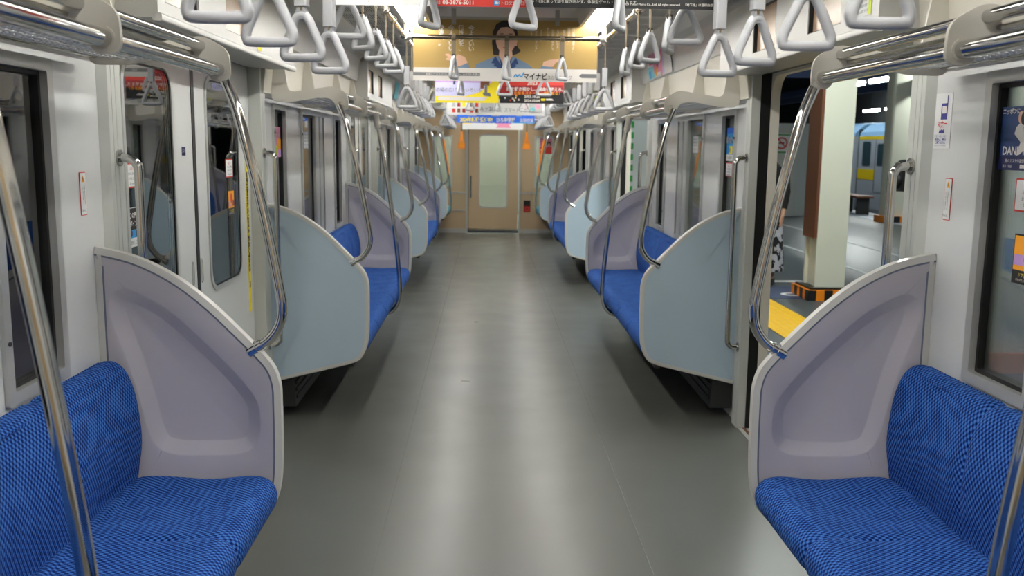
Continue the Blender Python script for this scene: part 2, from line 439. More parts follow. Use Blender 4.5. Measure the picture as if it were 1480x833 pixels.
# doors ---------------------------------------------------------------------
def door_leaf(s, y0, y1, n, label, hand, mat='white'):
    X0, X1 = 1.316, 1.350
    w0, w1 = (y0+.165, y1-.265) if hand > 0 else (y0+.175, y1-.225)
    zb, zt = .855, 1.775
    mb = MB()
    hole = rrect(w0, w1, zb, zt, .085, 8); N = len(hole)
    # leaf with a rounded window opening: outline resampled to the hole's angles
    cx, cz = (w0+w1)/2, (zb+zt)/2; out = []
    for a, b in hole:
        dx, dz = a-cx, b-cz; t = min(((y1-cx)/dx if dx > 1e-9 else (y0-cx)/dx if dx < -1e-9 else 9e9), ((1.875-cz)/dz if dz > 1e-9 else (.012-cz)/dz if dz < -1e-9 else 9e9))
        out.append((cx+dx*t, cz+dz*t))
    # push the nearest samples to the true corners
    for cy, cz2 in ((y0, .012), (y1, .012), (y0, 1.875), (y1, 1.875)):
        j = min(range(N), key=lambda i: (out[i][0]-cy)**2+(out[i][1]-cz2)**2); out[j] = (cy, cz2)
    mb.ring([(X0*s, a, b) for a, b in out], [(X0*s, a, b) for a, b in hole], ((X1-X0)*s, 0, 0))
    o = struct('door_%d' % n, mb.mesh('door_leaf', mt[mat], smooth=25), label)
    mb = MB(); mb.ring(rloop(s, X0-.006, w0-.014, w1+.014, zb-.014, zt+.014, .097, 8), rloop(s, X0-.006, w0+.006, w1-.006, zb+.006, zt-.006, .08, 8), (.012*s, 0, 0))
    part('window_trim', mb.mesh('window_trim', mt['alu'], smooth=30), o)
    mb = MB(); mb.ring(rloop(s, X0-.003, w0+.004, w1-.004, zb+.004, zt-.004, .081, 8), rloop(s, X0-.003, w0+.013, w1-.013, zb+.013, zt-.013, .073, 8), (.004*s, 0, 0))
    part('gasket', mb.mesh('gasket', mt['gasket'], smooth=30), o)
    mb = MB(); mb.prism(rloop(s, X0-.0005, w0+.002, w1-.002, zb+.002, zt-.002, .083, 8), (.004*s, 0, 0))
    part('pane', mb.mesh('pane', mt['glass' if s < 0 else 'cglass'], smooth=0), o)
    ye = y1-.085 if hand > 0 else y0+.035
    mb = MB(); mb.ring(rloop(s, X0-.003, ye, ye+.026, .905, 1.01, .012), rloop(s, X0-.003, ye+.006, ye+.02, .912, 1.003, .006), (.006*s, 0, 0))
    mb.prism(rloop(s, X0-.0005, ye+.005, ye+.021, .911, 1.004, .006), (.0012*s, 0, 0))
    part('finger_pull', mb.mesh('finger_pull', mt['alu']), o)
    mb = MB(); ys = (y1-.018, y1) if hand > 0 else (y0, y0+.018)
    mb.box((X0-.003)*s, (X1+.003)*s, ys[0], ys[1], .012, 1.875)
    part('edge_rubber', mb.mesh('edge_rubber', mt['gasket'], smooth=0), o)
    return o
dn = 0
for s in (-1, 1):
    for k, d in enumerate(YD):
        for hand in (1, -1):
            dn += 1
            if s < 0:
                a, b = (d-DH+.005, d-.001) if hand > 0 else (d+.001, d+DH-.006)
                lb = 'closed white sliding door leaf, %s leaf of the %s left doorway' % ('nearer' if hand > 0 else 'farther', ZN[k])
            else:
                w = DH-.02
                a, b = (d-2*DH-.125, d-2*DH-.125+w) if hand > 0 else (d+DH+.03, d+DH+.03+w)
                lb = 'open sliding door leaf drawn back into the wall, %s side of the %s right doorway' % ('near' if hand > 0 else 'far', ZN[k])
            door_leaf(s, a, b, dn, lb, hand, 'white' if s < 0 else 'steel')
        # door frame: black gasket strips, sill, outer jamb
        mb = MB()
        for e in (-1, 1):
            if s > 0: mb.box(1.300*s, 1.353*s, d+e*(DH-.003), d+e*(DH+.001), 0, 1.885)
            else: mb.box(1.335*s, 1.3535*s, d+e*(DH-.003), d+e*(DH+.001), 0, 1.885)
        mb.box(1.30*s, 1.345*s, d-DH, d+DH, 1.876, 1.889)
        struct('trim_%d' % (20+k+(0 if s < 0 else 3)), mb.mesh('door_gasket', mt['gasket'], smooth=0), 'black gasket round the %s %s doorway' % (ZN[k], SIDE[s]))
        mb = MB(); ou = rrect(d-DH-.03, d+DH+.03, -.05, 1.93, .03, 8); inn = rrect(d-DH+.012, d+DH-.012, -.012, 1.865, .11, 8)
        mb.ring([(1.352*s, a, b) for a, b in ou], [(1.352*s, a, b) for a, b in inn], (.045*s, 0, 0))
        struct('trim_%d' % (30+k+(0 if s < 0 else 3)), mb.mesh('door_jamb', mt['cream'], smooth=30), 'cream round-cornered outer jamb of the %s %s doorway' % (ZN[k], SIDE[s]))
        mb = MB(); mb.box(1.262*s, 1.42*s, d-DH+.01, d+DH-.01, -.03, .002)
        o = struct('trim_%d' % (40+k+(0 if s < 0 else 3)), mb.mesh('door_sill', mt['alu'], smooth=0), 'door sill of the %s %s doorway' % (ZN[k], SIDE[s]))
        mb = MB(); mb.box(1.285*s, 1.30*s, d-DH+.01, d+DH-.01, .002, .005); mb.box(1.345*s, 1.365*s, d-DH+.01, d+DH-.01, .002, .005)
        part('rubber_groove', mb.mesh('rubber_groove', mt['wood'], smooth=0), o)

# end wall ------------------------------------------------------------------
def end_wall():
    y0, y1 = YEND, YEND+.06
    mb = MB()
    wl = [(-1.03, -.70), (.70, 1.03)]
    xs = [(-1.32, -1.03), (-.70, -.44), (.44, .70), (1.03, 1.32)]
    for a, b in xs: mb.box(a, b, y0, y1, 0, 2.32)
    for a, b in wl: mb.box(a, b, y0, y1, 0, .78); mb.box(a, b, y0, y1, 1.66, 2.32)
    mb.box(-.44, .44, y0, y1, 1.83, 2.32)
    struct('wall_end', mb.mesh('wall_end', mt['tan'], smooth=0), 'beige end wall of the carriage')
    for i, (a, b) in enumerate(wl):
        mb = MB(); mb.ring([(x, y0-.014, z) for x, z in rrect(a, b, .78, 1.66, .02)], [(x, y0-.014, z) for x, z in rrect(a+.03, b-.03, .81, 1.63, .015)], (0, .07, 0))
        o = struct('window_%d' % (40+i), mb.mesh('window_frame', mt['alu']), 'fixed window in the beige end wall, %s of the gangway door' % ('left' if i == 0 else 'right'))
        mb = MB(); mb.box(a+.025, b-.025, y0+.02, y0+.024, .80, 1.64); part('pane', mb.mesh('pane', mt['glass'], smooth=0), o)
    # gangway door
    mb = MB(); hole = rrect(-.235, .235, .44, 1.67, .06, 8); out = []
    for a, b in hole:
        dx, dz = a, b-1.055; t = min((.425/abs(dx) if abs(dx) > 1e-9 else 9e9), ((1.82-1.055)/dz if dz > 1e-9 else (.07-1.055)/dz if dz < -1e-9 else 9e9))
        out.append((dx*t, 1.055+dz*t))
    for cx, cz in ((-.425, .07), (.425, .07), (-.425, 1.82), (.425, 1.82)):
        j = min(range(len(out)), key=lambda i: (out[i][0]-cx)**2+(out[i][1]-cz)**2); out[j] = (cx, cz)
    mb.ring([(a, y0+.008, b) for a, b in out], [(a, y0+.008, b) for a, b in hole], (0, .04, 0))
    d = struct('door_30', mb.mesh('gangway_door', mt['tan'], smooth=25), 'beige gangway door with a tall rounded window')
    mb = MB(); mb.ring([(a, y0+.002, b) for a, b in rrect(-.25, .25, .425, 1.685, .07, 8)], [(a, y0+.002, b) for a, b in rrect(-.228, .228, .447, 1.663, .055, 8)], (0, .012, 0))
    part('window_trim', mb.mesh('window_trim', mt['alu']), d)
    mb = MB(); mb.prism([(a, y0+.024, b) for a, b in hole], (0, .004, 0)); part('pane', mb.mesh('pane', mt['glass'], smooth=0), d)
    mb = MB(); mb.tube([(-.385, y0-.03, .60), (-.385, y0-.03, .98)], .014, 10); mb.box(-.392, -.378, y0-.03, y0+.01, .64, .66); mb.box(-.392, -.378, y0-.03, y0+.01, .92, .94)
    part('door_handle', mb.mesh('door_handle', mt['steel']), d)
    mb = MB()
    for x in (-.455, .455): mb.box(x-.018, x+.018, y0-.018, y0+.05, 0, 1.84)
    mb.box(-.47, .47, y0-.018, y0+.05, 1.82, 1.845)
    struct('trim_50', mb.mesh('door_frame', mt['alu'], smooth=0), 'grey metal frame round the gangway door')
    mb = MB(); mb.box(-.434, -.424, y0-.006, y0+.01, 0, 1.83); struct('trim_51', mb.mesh('door_gap', mt['gasket'], smooth=0), 'black gap at the edge of the gangway door')
    for i, (a, b) in enumerate(((-1.25, -.475), (.475, 1.25))):
        mb = MB()
        for z in (.69, .385) if i == 0 else (.69,): mb.box(a, b, y0-.012, y0, z-.012, z+.012)
        mb.box(a, b, y0-.02, y0, .0, .07)
        struct('baseboard_end_%d' % (i+1), mb.mesh('rails', mt['alu'], smooth=0), 'metal rails across the end wall, %s of the door' % ('left' if i == 0 else 'right'))
    # the next carriage seen through the door window
    mb = MB(); mb.box(-1.3, 1.3, 17.0, 20.6, -.04, 0); mb.box(-1.3, 1.3, 17.0, 20.6, 2.2, 2.24); mb.box(-1.3, -1.26, 17, 20.6, 0, 2.2); mb.box(1.26, 1.3, 17, 20.6, 0, 2.2); mb.box(-1.3, 1.3, 20.6, 20.64, 0, 2.2)
    struct('wall_next_carriage', mb.mesh('next_carriage', M('next_carriage_pale', (176, 180, 170), .5), smooth=0), 'pale interior of the next carriage')
    for s in (-1, 1):  # lamps added so the next carriage looks bright through the door window
        mb = MB(); mb.tube([(s*.5, 17.1, 2.15), (s*.5, 20.4, 2.15)], .018, 10); single('fluorescent_lamp', mb.mesh('tube', mt['lamp']), 'lamp added to brighten the next carriage behind the gangway door, %s row' % SIDE[s], 'ceiling lamp', group='added lamps of the next carriage')
end_wall()

# lamps -----------------------------------------------------------------------
def lamps():
    mt_t = None
    L = 1.22; y = YBACK+.15; i = 0
    while y+L < YEND:
        for s in (-1, 1):
            t = thing('fluorescent_lamp', 'long white ceiling lamp in the %s row, %s from the near end' % (SIDE[s], ORD(i % 10) if i < 10 else str(i+1)+'th'), 'ceiling lamp', (s*.52, y, 2.21), 'ceiling lamps')
            if mt_t is None:
                a = MB(); a.rbox(-.018, .018, .02, L-.05, .0, .032, .0158, 'y'); m1 = a.mesh('tube', mt['lamp'])
                b = MB(); b.rbox(-.022, .022, 0, .022, -.004, .042, .01, 'y'); b.rbox(-.022, .022, L-.05, L-.03, -.004, .042, .01, 'y'); m2 = b.mesh('end_cap', mt['cast'])
                mt_t = (m1, m2)
            part('tube', mt_t[0], t); part('end_cap', mt_t[1], t)
        y += L; i += 1
lamps()

# ------------------------------------------------------------------ benches
def bench_meshes(s, n, w, mat):
    """one seat of width w at y=0..w, in place for side s, origin (0,0,0)"""
    cush = [(1.20, .40), (1.20, .455), (1.175, .474), (1.12, .478), (1.0, .474), (.90, .476), (.82, .480), (.775, .472), (.752, .452), (.744, .425), (.748, .395), (.765, .376), (.80, .368), (1.0, .362), (1.18, .362)]
    back = [(1.205, .44), (1.178, .455), (1.168, .50), (1.155, .57), (1.152, .64), (1.158, .70), (1.172, .76), (1.192, .81), (1.215, .838), (1.24, .846), (1.262, .838), (1.272, .80), (1.274, .44)]
    res = []
    for prof, nm in ((cush, 'seat_cushion'), (back, 'seat_back')):
        pts = [Vector((x, 0, z)) for x, z in prof]
        cm = catmull(pts, 4, True); arc = [0]
        for i in range(1, len(cm)+1): arc.append(arc[-1]+(cm[i % len(cm)]-cm[i-1]).length)
        cen = sum(cm, Vector())/len(cm)
        ts = [0, .004, .012, .03]+[.03+(w-.06)*i/8 for i in range(1, 8)]+[w-.03, w-.012, w-.004, w]
        rows, uvs = [], []
        for t in ts:
            e = min(t, w-t); ins = .010*max(0, 1-e/.03)**2
            dip = .010*math.sin(PI*t/w)**2
            row = []; uvr = []
            for i, p in enumerate(cm):
                d = (p-cen); L = d.length; q = p-d/L*ins
                if nm == 'seat_cushion' and p.z > .465 and p.x < 1.15: q = q-Vector((0, 0, dip*min(1, (p.x-.78)/.1 if p.x > .78 else 0)))
                if nm == 'seat_back' and p.x < 1.2 and .47 < p.z < .82: q = q+Vector((dip, 0, 0))
                row.append((q.x*s, t, q.z)); uvr.append((t, arc[i]))
            rows.append(row); uvs.append(uvr)
        mb = MB(); mb.grid(rows, True, uvs)
        k = len(cm); b0 = 0; mb.f.append(tuple(range(k))); mb.m.append(0)
        o = (len(ts)-1)*k; mb.f.append(tuple(range(o, o+k))); mb.m.append(0)
        res.append(mb.mesh(nm, mat, smooth=50))
    return res
for s in (-1, 1):
    W = 2.795/6
    mc, mk = bench_meshes(s, 6, W, mt['seat'])
    mb = MB(); mb.box(.80*s, 1.275*s, 0, 6*W, .335, .366); mb.box(.83*s, .86*s, 0, 6*W, .29, .336); mbase = mb.mesh('seat_pan', mt['dark'], smooth=0)
    mb = MB(); mb.prism([(x*s, .02, z) for x, z in ((1.275, .06), (1.15, .06), (1.17, .33), (1.275, .336))], (0, 6*W-.04, 0))
    for i in range(5): mb.box(1.148*s, 1.165*s, .05, 6*W-.05, .10+.04*i, .115+.04*i)
    mh = mb.mesh('heater_cover', mt['dark'], smooth=0)
    for k, c in enumerate(YS):
        y0 = c-1.3975+.012
        t = thing('bench_seat', ['nearest blue patterned bench seat along the %s wall, behind the near pole', 'blue patterned bench along the %s wall beyond the first doorway', 'farthest blue patterned bench along the %s wall'][k] % SIDE[s], 'bench seat', (s*1.02, c, 0), 'blue bench seats')
        off = (-s*1.02, y0-c, 0)
        part('seat_pan', mbase, t).location = off
        part('heater_cover', mh, t).location = off
        for i in range(6):
            a = part('seat_cushion', mc, t); b = part('seat_back', mk, t)
            a.location = b.location = (off[0], off[1]+W*i, 0)
    # priority bench by the end wall
    W2 = .555
    mc2, mk2 = bench_meshes(s, 2, W2, mt['teal'])
    t = thing('priority_bench', 'short teal priority bench against the end wall on the %s' % SIDE[s], 'bench seat', (s*1.02, 15.1, 0))
    mb = MB(); mb.box(.80*s, 1.275*s, 0, 2*W2, .30, .366); part('seat_pan', mb.mesh('seat_pan', mt['dark'], smooth=0), t).location = (-s*1.02, -.01, 0)
    for i in range(2):
        a = part('seat_cushion', mc2, t); b = part('seat_back', mk2, t); a.location = b.location = (-s*1.02, -.01+W2*i, 0)

# ------------------------------------------------------------------ partitions
OUT = [(1.279, .205), (.86, .307), (.79, .335), (.758, .385), (.742, .45), (.736, .55), (.735, .70), (.737, .76), (.752, .812), (.785, .858), (.855, .932), (.935, 1.012), (1.02, 1.082), (1.10, 1.130), (1.18, 1.163), (1.279, 1.186)]
REC = [(.797, .66), (.80, .60), (.825, .556), (.88, .537), (.97, .534), (1.06, .536), (1.12, .560), (1.148, .62), (1.165, .70), (1.195, .82), (1.238, .95), (1.248, 1.0), (1.236, 1.045), (1.195, 1.062), (1.15, 1.046), (1.07, 1.0), (.98, .918), (.89, .825), (.83, .752), (.803, .705)]
RCC = (1.0, .76)
def star(poly, ang):
    out = []
    for t in ang:
        d = (math.cos(t), math.sin(t)); best = None
        for i in range(len(poly)):
            a, b = poly[i], poly[(i+1) % len(poly)]
            ax, ay, bx, by = a[0]-RCC[0], a[1]-RCC[1], b[0]-RCC[0], b[1]-RCC[1]
            den = d[0]*(by-ay)-d[1]*(bx-ax)
            if abs(den) < 1e-12: continue
            u = (ax*(by-ay)-ay*(bx-ax))/den; v = (ax*d[1]-ay*d[0])/den
            if u > 0 and -1e-6 <= v <= 1+1e-6: best = u if best is None else max(best, u)
        out.append((RCC[0]+d[0]*best, RCC[1]+d[1]*best))
    return out
def inset(loop, d):
    n = len(loop); out = []
    sgn = sum(loop[i][0]*loop[(i+1) % n][1]-loop[(i+1) % n][0]*loop[i][1] for i in range(n)); sgn = 1 if sgn > 0 else -1
    for i in range(n):
        a, b, c = loop[i-1], loop[i], loop[(i+1) % n]
        def nrm(p, q):
            dx, dy = q[0]-p[0], q[1]-p[1]; L = math.hypot(dx, dy) or 1; return (-dy/L*sgn, dx/L*sgn)
        n1, n2 = nrm(a, b), nrm(b, c); m = (n1[0]+n2[0], n1[1]+n2[1]); L = math.hypot(*m) or 1; m = (m[0]/L, m[1]/L)
        k = 1/max(.4, m[0]*n1[0]+m[1]*n1[1])
        out.append((b[0]+m[0]*d*k, b[1]+m[1]*d*k))
    return out
outl = [OUT[0]]+[tuple(p)[:2] for p in [(v.x, v.z) for v in catmull([(x, 0, z) for x, z in OUT[1:]], 6)]]
recl = [(v.x, v.z) for v in catmull([(x, 0, z) for x, z in REC], 6, True)]
angs = [math.atan2(z-RCC[1], x-RCC[0]) for x, z in outl]
angs = sorted(set([round(a, 5) for a in angs]+[round(-PI+2*PI*i/120, 5) for i in range(120)]))
LO = star(outl, angs); LI = inset(LO, .020); LI2 = inset(LO, .026); LR = star(recl, angs); LB = inset(recl, .020)
LB = star(inset(recl, .046), angs); LBm = [((a[0]+b[0])/2, (a[1]+b[1])/2) for a, b in zip(LR, LB)]
def partition_meshes(s, flip):
    """seat side faces -y (flip=1, lilac toward the camera) or +y (flip=-1)"""
    T = .036; f = flip
    y = lambda d: d*f            # d: 0 at seat face .. T at door face
    X = lambda L, d: [(a*s, y(d), b) for a, b in L]
    trim = MB(); trim.grid([X(LI, .003), X(LI, -.001), X(LO, .002), X(LO, T-.004), X(inset(LO, .004), T), X(LI, T), X(LI, T-.004)], True)
    seam = MB(); seam.grid([X(LI, .001), X(LI2, .001)], True)
    lil = MB(); n = len(LO)
    lil.grid([X(LI2, .0005), X(LR, .0005), X([((a[0]*9+b[0])/10, (a[1]*9+b[1])/10) for a, b in zip(LR, LB)], .0022), X([((a[0]+b[0]*9)/10, (a[1]+b[1]*9)/10) for a, b in zip(LR, LB)], .0245), X(LB, .026)], True)
    lil.v.append((RCC[0]*s, y(.026), RCC[1])); c = len(lil.v)-1
    for i in range(n): lil.f.append((4*n+i, 4*n+(i+1) % n, c)); lil.m.append(0)
    blu = MB(); blu.v = X(LI, T-.002)+[(RCC[0]*s, y(T-.002), RCC[1])]
    blu.f = [(i, (i+1) % n, n) for i in range(n)]; blu.m = [0]*n
    return (trim.mesh('edge_trim', mt['trim'], smooth=40), seam.mesh('edge_line', mt['seam'], smooth=0), lil.mesh('inner_panel', mt['lilac'], smooth=40), blu.mesh('outer_panel', mt['blue'], smooth=0))
def pole(path, r=.016):
    mb = MB(); mb.tube(catmull(path, 6), r, 14); return mb
for s in (-1, 1):
    PM = {f: partition_meshes(s, f) for f in (1, -1)}
    spots = []
    for k, c in enumerate(YS):
        if k > 0: spots.append((c-1.385, -1, 'near', k))
        spots.append((c+1.425, 1, 'far', k))
    spots.append((15.075, -1, 'near', 3))
    pp = MB(); pp.tube(catmull([(.885*s, 0, 1.70), (.866*s, 0, 1.655), (.838*s, 0, 1.57), (.776*s, 0, 1.30), (.735*s, 0, 1.07), (.727*s, 0, 1.0), (.738*s, 0, .945), (.77*s, 0, .90), (.812*s, 0, .872)], 6), .016, 14)
    pm = pp.mesh('tube', mt['chrome'])
    fl = MB(); fl.tube([(.806*s, 0, .876), (.83*s, 0, .862)], .023, 14); fl.tube([(.79*s, 0, .8855), (.806*s, 0, .876)], .019, 14); fm = fl.mesh('flange', mt['chrome'])
    for y, f, wh, k in spots:
        bay = ['nearest', 'middle', 'farthest', 'end'][k]
        lb = ('lilac moulded seat-end panel, recess facing us, far end of the %s %s bench' if f > 0 else 'pale blue curved seat-end panel facing the doorway, near end of the %s %s bench') % (bay, SIDE[s])
        t = thing('seat_partition', lb, 'seat partition', (s*1.0, y, .2), 'seat-end panels')
        for nm, me in zip(('edge_trim', 'edge_line', 'inner_panel', 'outer_panel'), PM[f]):
            o = part(nm, me, t); o.location = (-s*1.0, 0, -.2)
        t = thing('grab_pole', 'bent chrome pole rising from the %s-end panel of the %s %s bench to the rack' % (wh, bay, SIDE[s]), 'grab pole', (s*.80, y+.018*f, .87), 'bent poles on the seat-end panels')
        for nm, me in (('tube', pm), ('flange', fm)):
            o = part(nm, me, t); o.location = (-s*.80, 0, -.87)
    # mid-bench poles
    mp = MB(); mp.tube(catmull([(.850*s, 0, 1.672), (.828*s, 0, 1.555), (.782*s, 0, 1.27), (.737*s, 0, .95), (.710*s, 0, .68), (.702*s, 0, .54), (.704*s, 0, .465), (.722*s, 0, .40), (.755*s, 0, .358), (.78*s, 0, .345), (.80*s, 0, .340)], 6), .016, 14)
    mpm = mp.mesh('tube', mt['chrome'])
    co = MB(); co.tube([(.862*s, 0, 1.705), (.858*s, 0, 1.69), (.853*s, 0, 1.67), (.8415*s, 0, 1.615), (.838*s, 0, 1.60)], [.026, .025, .022, .021, .017], 14); cm_ = co.mesh('collar', mt['rackp'])
    gr = MB(); gr.tube(catmull([(.835*s, 0, 1.59), (.82*s, 0, 1.50), (.782*s, 0, 1.27), (.745*s, 0, 1.01)], 6), .021, 14); grm = gr.mesh('orange_sleeve', mt['orange'])
    for k, yy in enumerate(YS+[15.66]):
        t = thing('seat_pole', ('curved chrome pole in the middle of the %s %s bench' % (['nearest', 'middle', 'farthest'][k], SIDE[s])) if k < 3 else 'pole with an orange sleeve at the %s priority bench' % SIDE[s], 'grab pole', (s*.78, yy, .32), 'poles in the middle of the benches')
        for nm, me in (('tube', mpm), ('collar', cm_))+((('orange_sleeve', grm),) if k == 3 else ()):
            o = part(nm, me, t); o.location = (-s*.78, 0, -.32)
    # door-side grab rails
    gm = MB(); gm.tube(catmull([(1.258*s, 0, 1.448), (1.235*s, 0, 1.448), (1.213*s, 0, 1.443), (1.199*s, 0, 1.425), (1.195*s, 0, 1.395), (1.195*s, 0, 1.10), (1.195*s, 0, .78), (1.195*s, 0, .49), (1.199*s, 0, .462), (1.213*s, 0, .444), (1.235*s, 0, .439), (1.258*s, 0, .439)], 4), .0145, 12); gmm = gm.mesh('tube', mt['chrome'])
    fl = MB(); fl.tube([(1.256*s, 0, .439), (1.248*s, 0, .439)], .026, 14)
    flm = fl.mesh('flange', mt['steel'])
    for k, d in enumerate(YD):
        for e in (-1, 1):
            t = thing('grab_rail', 'upright chrome grab rail at the %s edge of the %s %s doorway' % ('near' if e < 0 else 'far', ZN[k], SIDE[s]), 'grab rail', (s*1.256, d+e*(DH+.04), .44), 'upright rails beside the doorways')
            for nm, me, dz in (('tube', gmm, 0), ('flange', flm, 0), ('flange', flm, 1.009)):
                o = part(nm, me, t); o.location = (-s*1.256, 0, -.44+dz)

# ------------------------------------------------------------------ luggage racks
PLATE = [(1.216, 2.03, 0), (1.242, 1.80, .1), (1.240, 1.714, .035), (1.13, 1.716, .05), (1.0, 1.738, .10), (.925, 1.738, .06), (.892, 1.672, .025), (.838, 1.676, .034), (.842, 1.76, .05), (.912, 1.800, .07), (1.152, 1.764, .035), (1.168, 1.88, .1), (1.196, 2.03, 0)]
def round_poly(P3, seg=7):
    out = []; n = len(P3)
    for i in range(n):
        a, b, c = (Vector(P3[i-1][:2]), Vector(P3[i][:2]), Vector(P3[(i+1) % n][:2])); r = P3[i][2]
        if r <= 0: out.append(tuple(b)); continue
        u = (a-b); w = (c-b); lu, lw = u.length, w.length; u /= lu; w /= lw
        h = math.acos(max(-1, min(1, u.dot(w))))/2
        t = min(r/max(math.tan(h), 1e-4), lu*.49, lw*.49)
        p, q = b+u*t, b+w*t
        for k in range(seg+1): f = k/seg; out.append(tuple(p*(1-f)**2+b*2*f*(1-f)+q*f*f))
    return out
def rack_meshes(s, y0, y1, plates):
    pl = MB(); pts = [(x*s, 0, z) for x, z in round_poly(PLATE)]
    pl.prism([(a, -.006, c) for a, b, c in pts], (0, .012, 0)); plm = pl.mesh('bracket', mt['rackp'], smooth=30)
    r1 = MB(); r1.tube([(.873*s, y0, 1.704), (.873*s, y1, 1.704)], .019, 16); r1m = r1.mesh('lower_rail', mt['chrome'])
    r2 = MB(); r2.tube([(.921*s, y0+.006, 1.772), (.921*s, y1-.006, 1.772)], .0145, 14); r2m = r2.mesh('upper_rail', mt['chrome'])
    r3 = MB(); r3.tube([(1.222*s, y0+.01, 1.742), (1.222*s, y1-.01, 1.742)], .010, 10); r3.tube([(.945*s, y0+.01, 1.750), (.945*s, y1-.01, 1.750)], .006, 8)
    r3m = r3.mesh('mesh_rail', mt['steel'])
    co = MB()
    co.tube([(.873*s, -.010, 1.704), (.873*s, .010, 1.704)], .024, 16)
    com = co.mesh('rail_collar', mt['rackp'])
    w = MB(); xa, xb = .947, 1.216; step = .029; n = int((y1-y0-.02)/step)+1
    wave = [(0, .0), (1, 0)]
    prof = [(.0016, 0), (0, .0016), (-.0016, 0), (0, -.0016)]
    span = xb-xa; m = 8
    for d in (1, -1):
        for i in range(-int(span/step), n):
            path = []
            for k in range(m*2+1):
                x = xa+span*k/(m*2); yy = y0+.012+i*step+(x-xa if d > 0 else xb-x)
                if not (y0+.008 <= yy <= y1-.008): continue
                z = 1.750-.008*(x-xa)/span-.012*math.sin(PI*(x-xa)/span)+d*.0022*(1 if k % 2 else -1)
                path.append((x*s, yy, z))
            if len(path) > 1: w.tube(path, .0036, 5, cap=False)
    wm = w.mesh('wire_mesh', mt['wire'], smooth=60)
    return plm, r1m, r2m, r3m, com, wm
for s in (-1, 1):
    pls = [-1.35, -.545, .56, 1.37]
    RM = rack_meshes(s, -1.36, 1.38, pls)
    for k, c in enumerate(YS):
        t = thing('luggage_rack', '%s luggage rack with chrome rails and wire mesh above the %s windows' % (['nearest', 'middle', 'farthest'][k], SIDE[s]), 'luggage rack', (s*1.05, c, 1.7), 'overhead luggage racks')
        off = (-s*1.05, 0, -1.7)
        for p in pls:
            o = part('bracket', RM[0], t); o.location = (off[0], p, off[2])
        for nm, me in zip(('lower_rail', 'upper_rail', 'mesh_rail', 'rail_collar', 'wire_mesh'), RM[1:]):
            if nm == 'rail_collar':
                for p in pls: part(nm, me, t).location = (off[0], p, off[2])
                continue
            o = part(nm, me, t); o.location = off
            if nm == 'wire_mesh': o['kind'] = 'stuff'
    RE = rack_meshes(s, -.52, .52, [-.50, .50])
    t = thing('luggage_rack', 'short luggage rack over the %s priority bench at the end wall' % SIDE[s], 'luggage rack', (s*1.05, 15.64, 1.7), 'overhead luggage racks')
    off = (-s*1.05, 0, -1.7)
    for p in (-.50, .50): part('bracket', RE[0], t).location = (off[0], p, off[2])
    for nm, me in zip(('lower_rail', 'upper_rail', 'mesh_rail', 'rail_collar', 'wire_mesh'), RE[1:]):
        if nm == 'rail_collar':
            for p in (-.50, .50): part(nm, me, t).location = (off[0], p, off[2])
            continue
        o = part(nm, me, t); o.location = off
        if nm == 'wire_mesh': o['kind'] = 'stuff'

# ------------------------------------------------------------------ door headers
for s in (-1, 1):
    w = 1.0
    # face with two recessed screen wells
    hb = MB()
    hb.box(1.118*s, 1.29*s, -w, w, 1.884, 2.24)
    wells = ((-.68, -.34), (.06, .40)) if s > 0 else ((-.93, -.58), (-.24, .09))
    for a, b in ((-w, wells[0][0]), (wells[0][1], wells[1][0]), (wells[1][1], w)): hb.box(1.10*s, 1.118*s, a, b, 1.884, 2.168)
    for a, b in wells: hb.box(1.10*s, 1.118*s, a, b, 1.884, 1.925); hb.box(1.10*s, 1.118*s, a, b, 2.12, 2.168)
    hb.prism([(x*s, -w, z) for x, z in ((1.10, 2.168), (1.13, 2.235), (1.29, 2.235), (1.29, 2.168))], (0, 2*w, 0))
    hm = hb.mesh('housing', mt['header'], smooth=0)
    lp = MB(); lp.rbox(1.088*s, 1.118*s, -w, w, 1.862, 1.886, .006, 'y'); lp.box(1.11*s, 1.30*s, -w, w, 1.872, 1.886); lm = lp.mesh('lip', mt['header'])
    jm = MB()
    jm.ring([(1.101*s, y, z) for y, z in ((.0005, 1.9255), (.3345, 1.9255), (.3345, 2.1195), (.0005, 2.1195))], [(1.101*s, y, z) for y, z in ((.004, 1.928), (.328, 1.928), (.328, 2.117), (.004, 2.117))], (.0165*s, 0, 0))
    jmm = jm.mesh('screen_bezel', mt['gasket'], smooth=0)
    sm = MB()
    sm.box(1.1165*s, 1.1178*s, .004, .326, 1.926, 2.119)
    smm = sm.mesh('screen', mt['tanp'], smooth=0)
    for k, d in enumerate(YD):
        t = thing('door_header', 'white header panel with two recessed adverts above the %s %s doorway' % (ZN[k], SIDE[s]), 'door header', (s*1.2, d, 1.87), 'panels above the doorways')
        for nm, me, dy in (('housing', hm, 0), ('lip', lm, 0), ('screen_bezel', jmm, wells[0][0]), ('screen_bezel', jmm, wells[1][0]), ('advert', smm, wells[0][0]), ('advert', smm, wells[1][0])):
            o = part(nm, me, t); o.location = (-s*1.2, dy, -1.87)

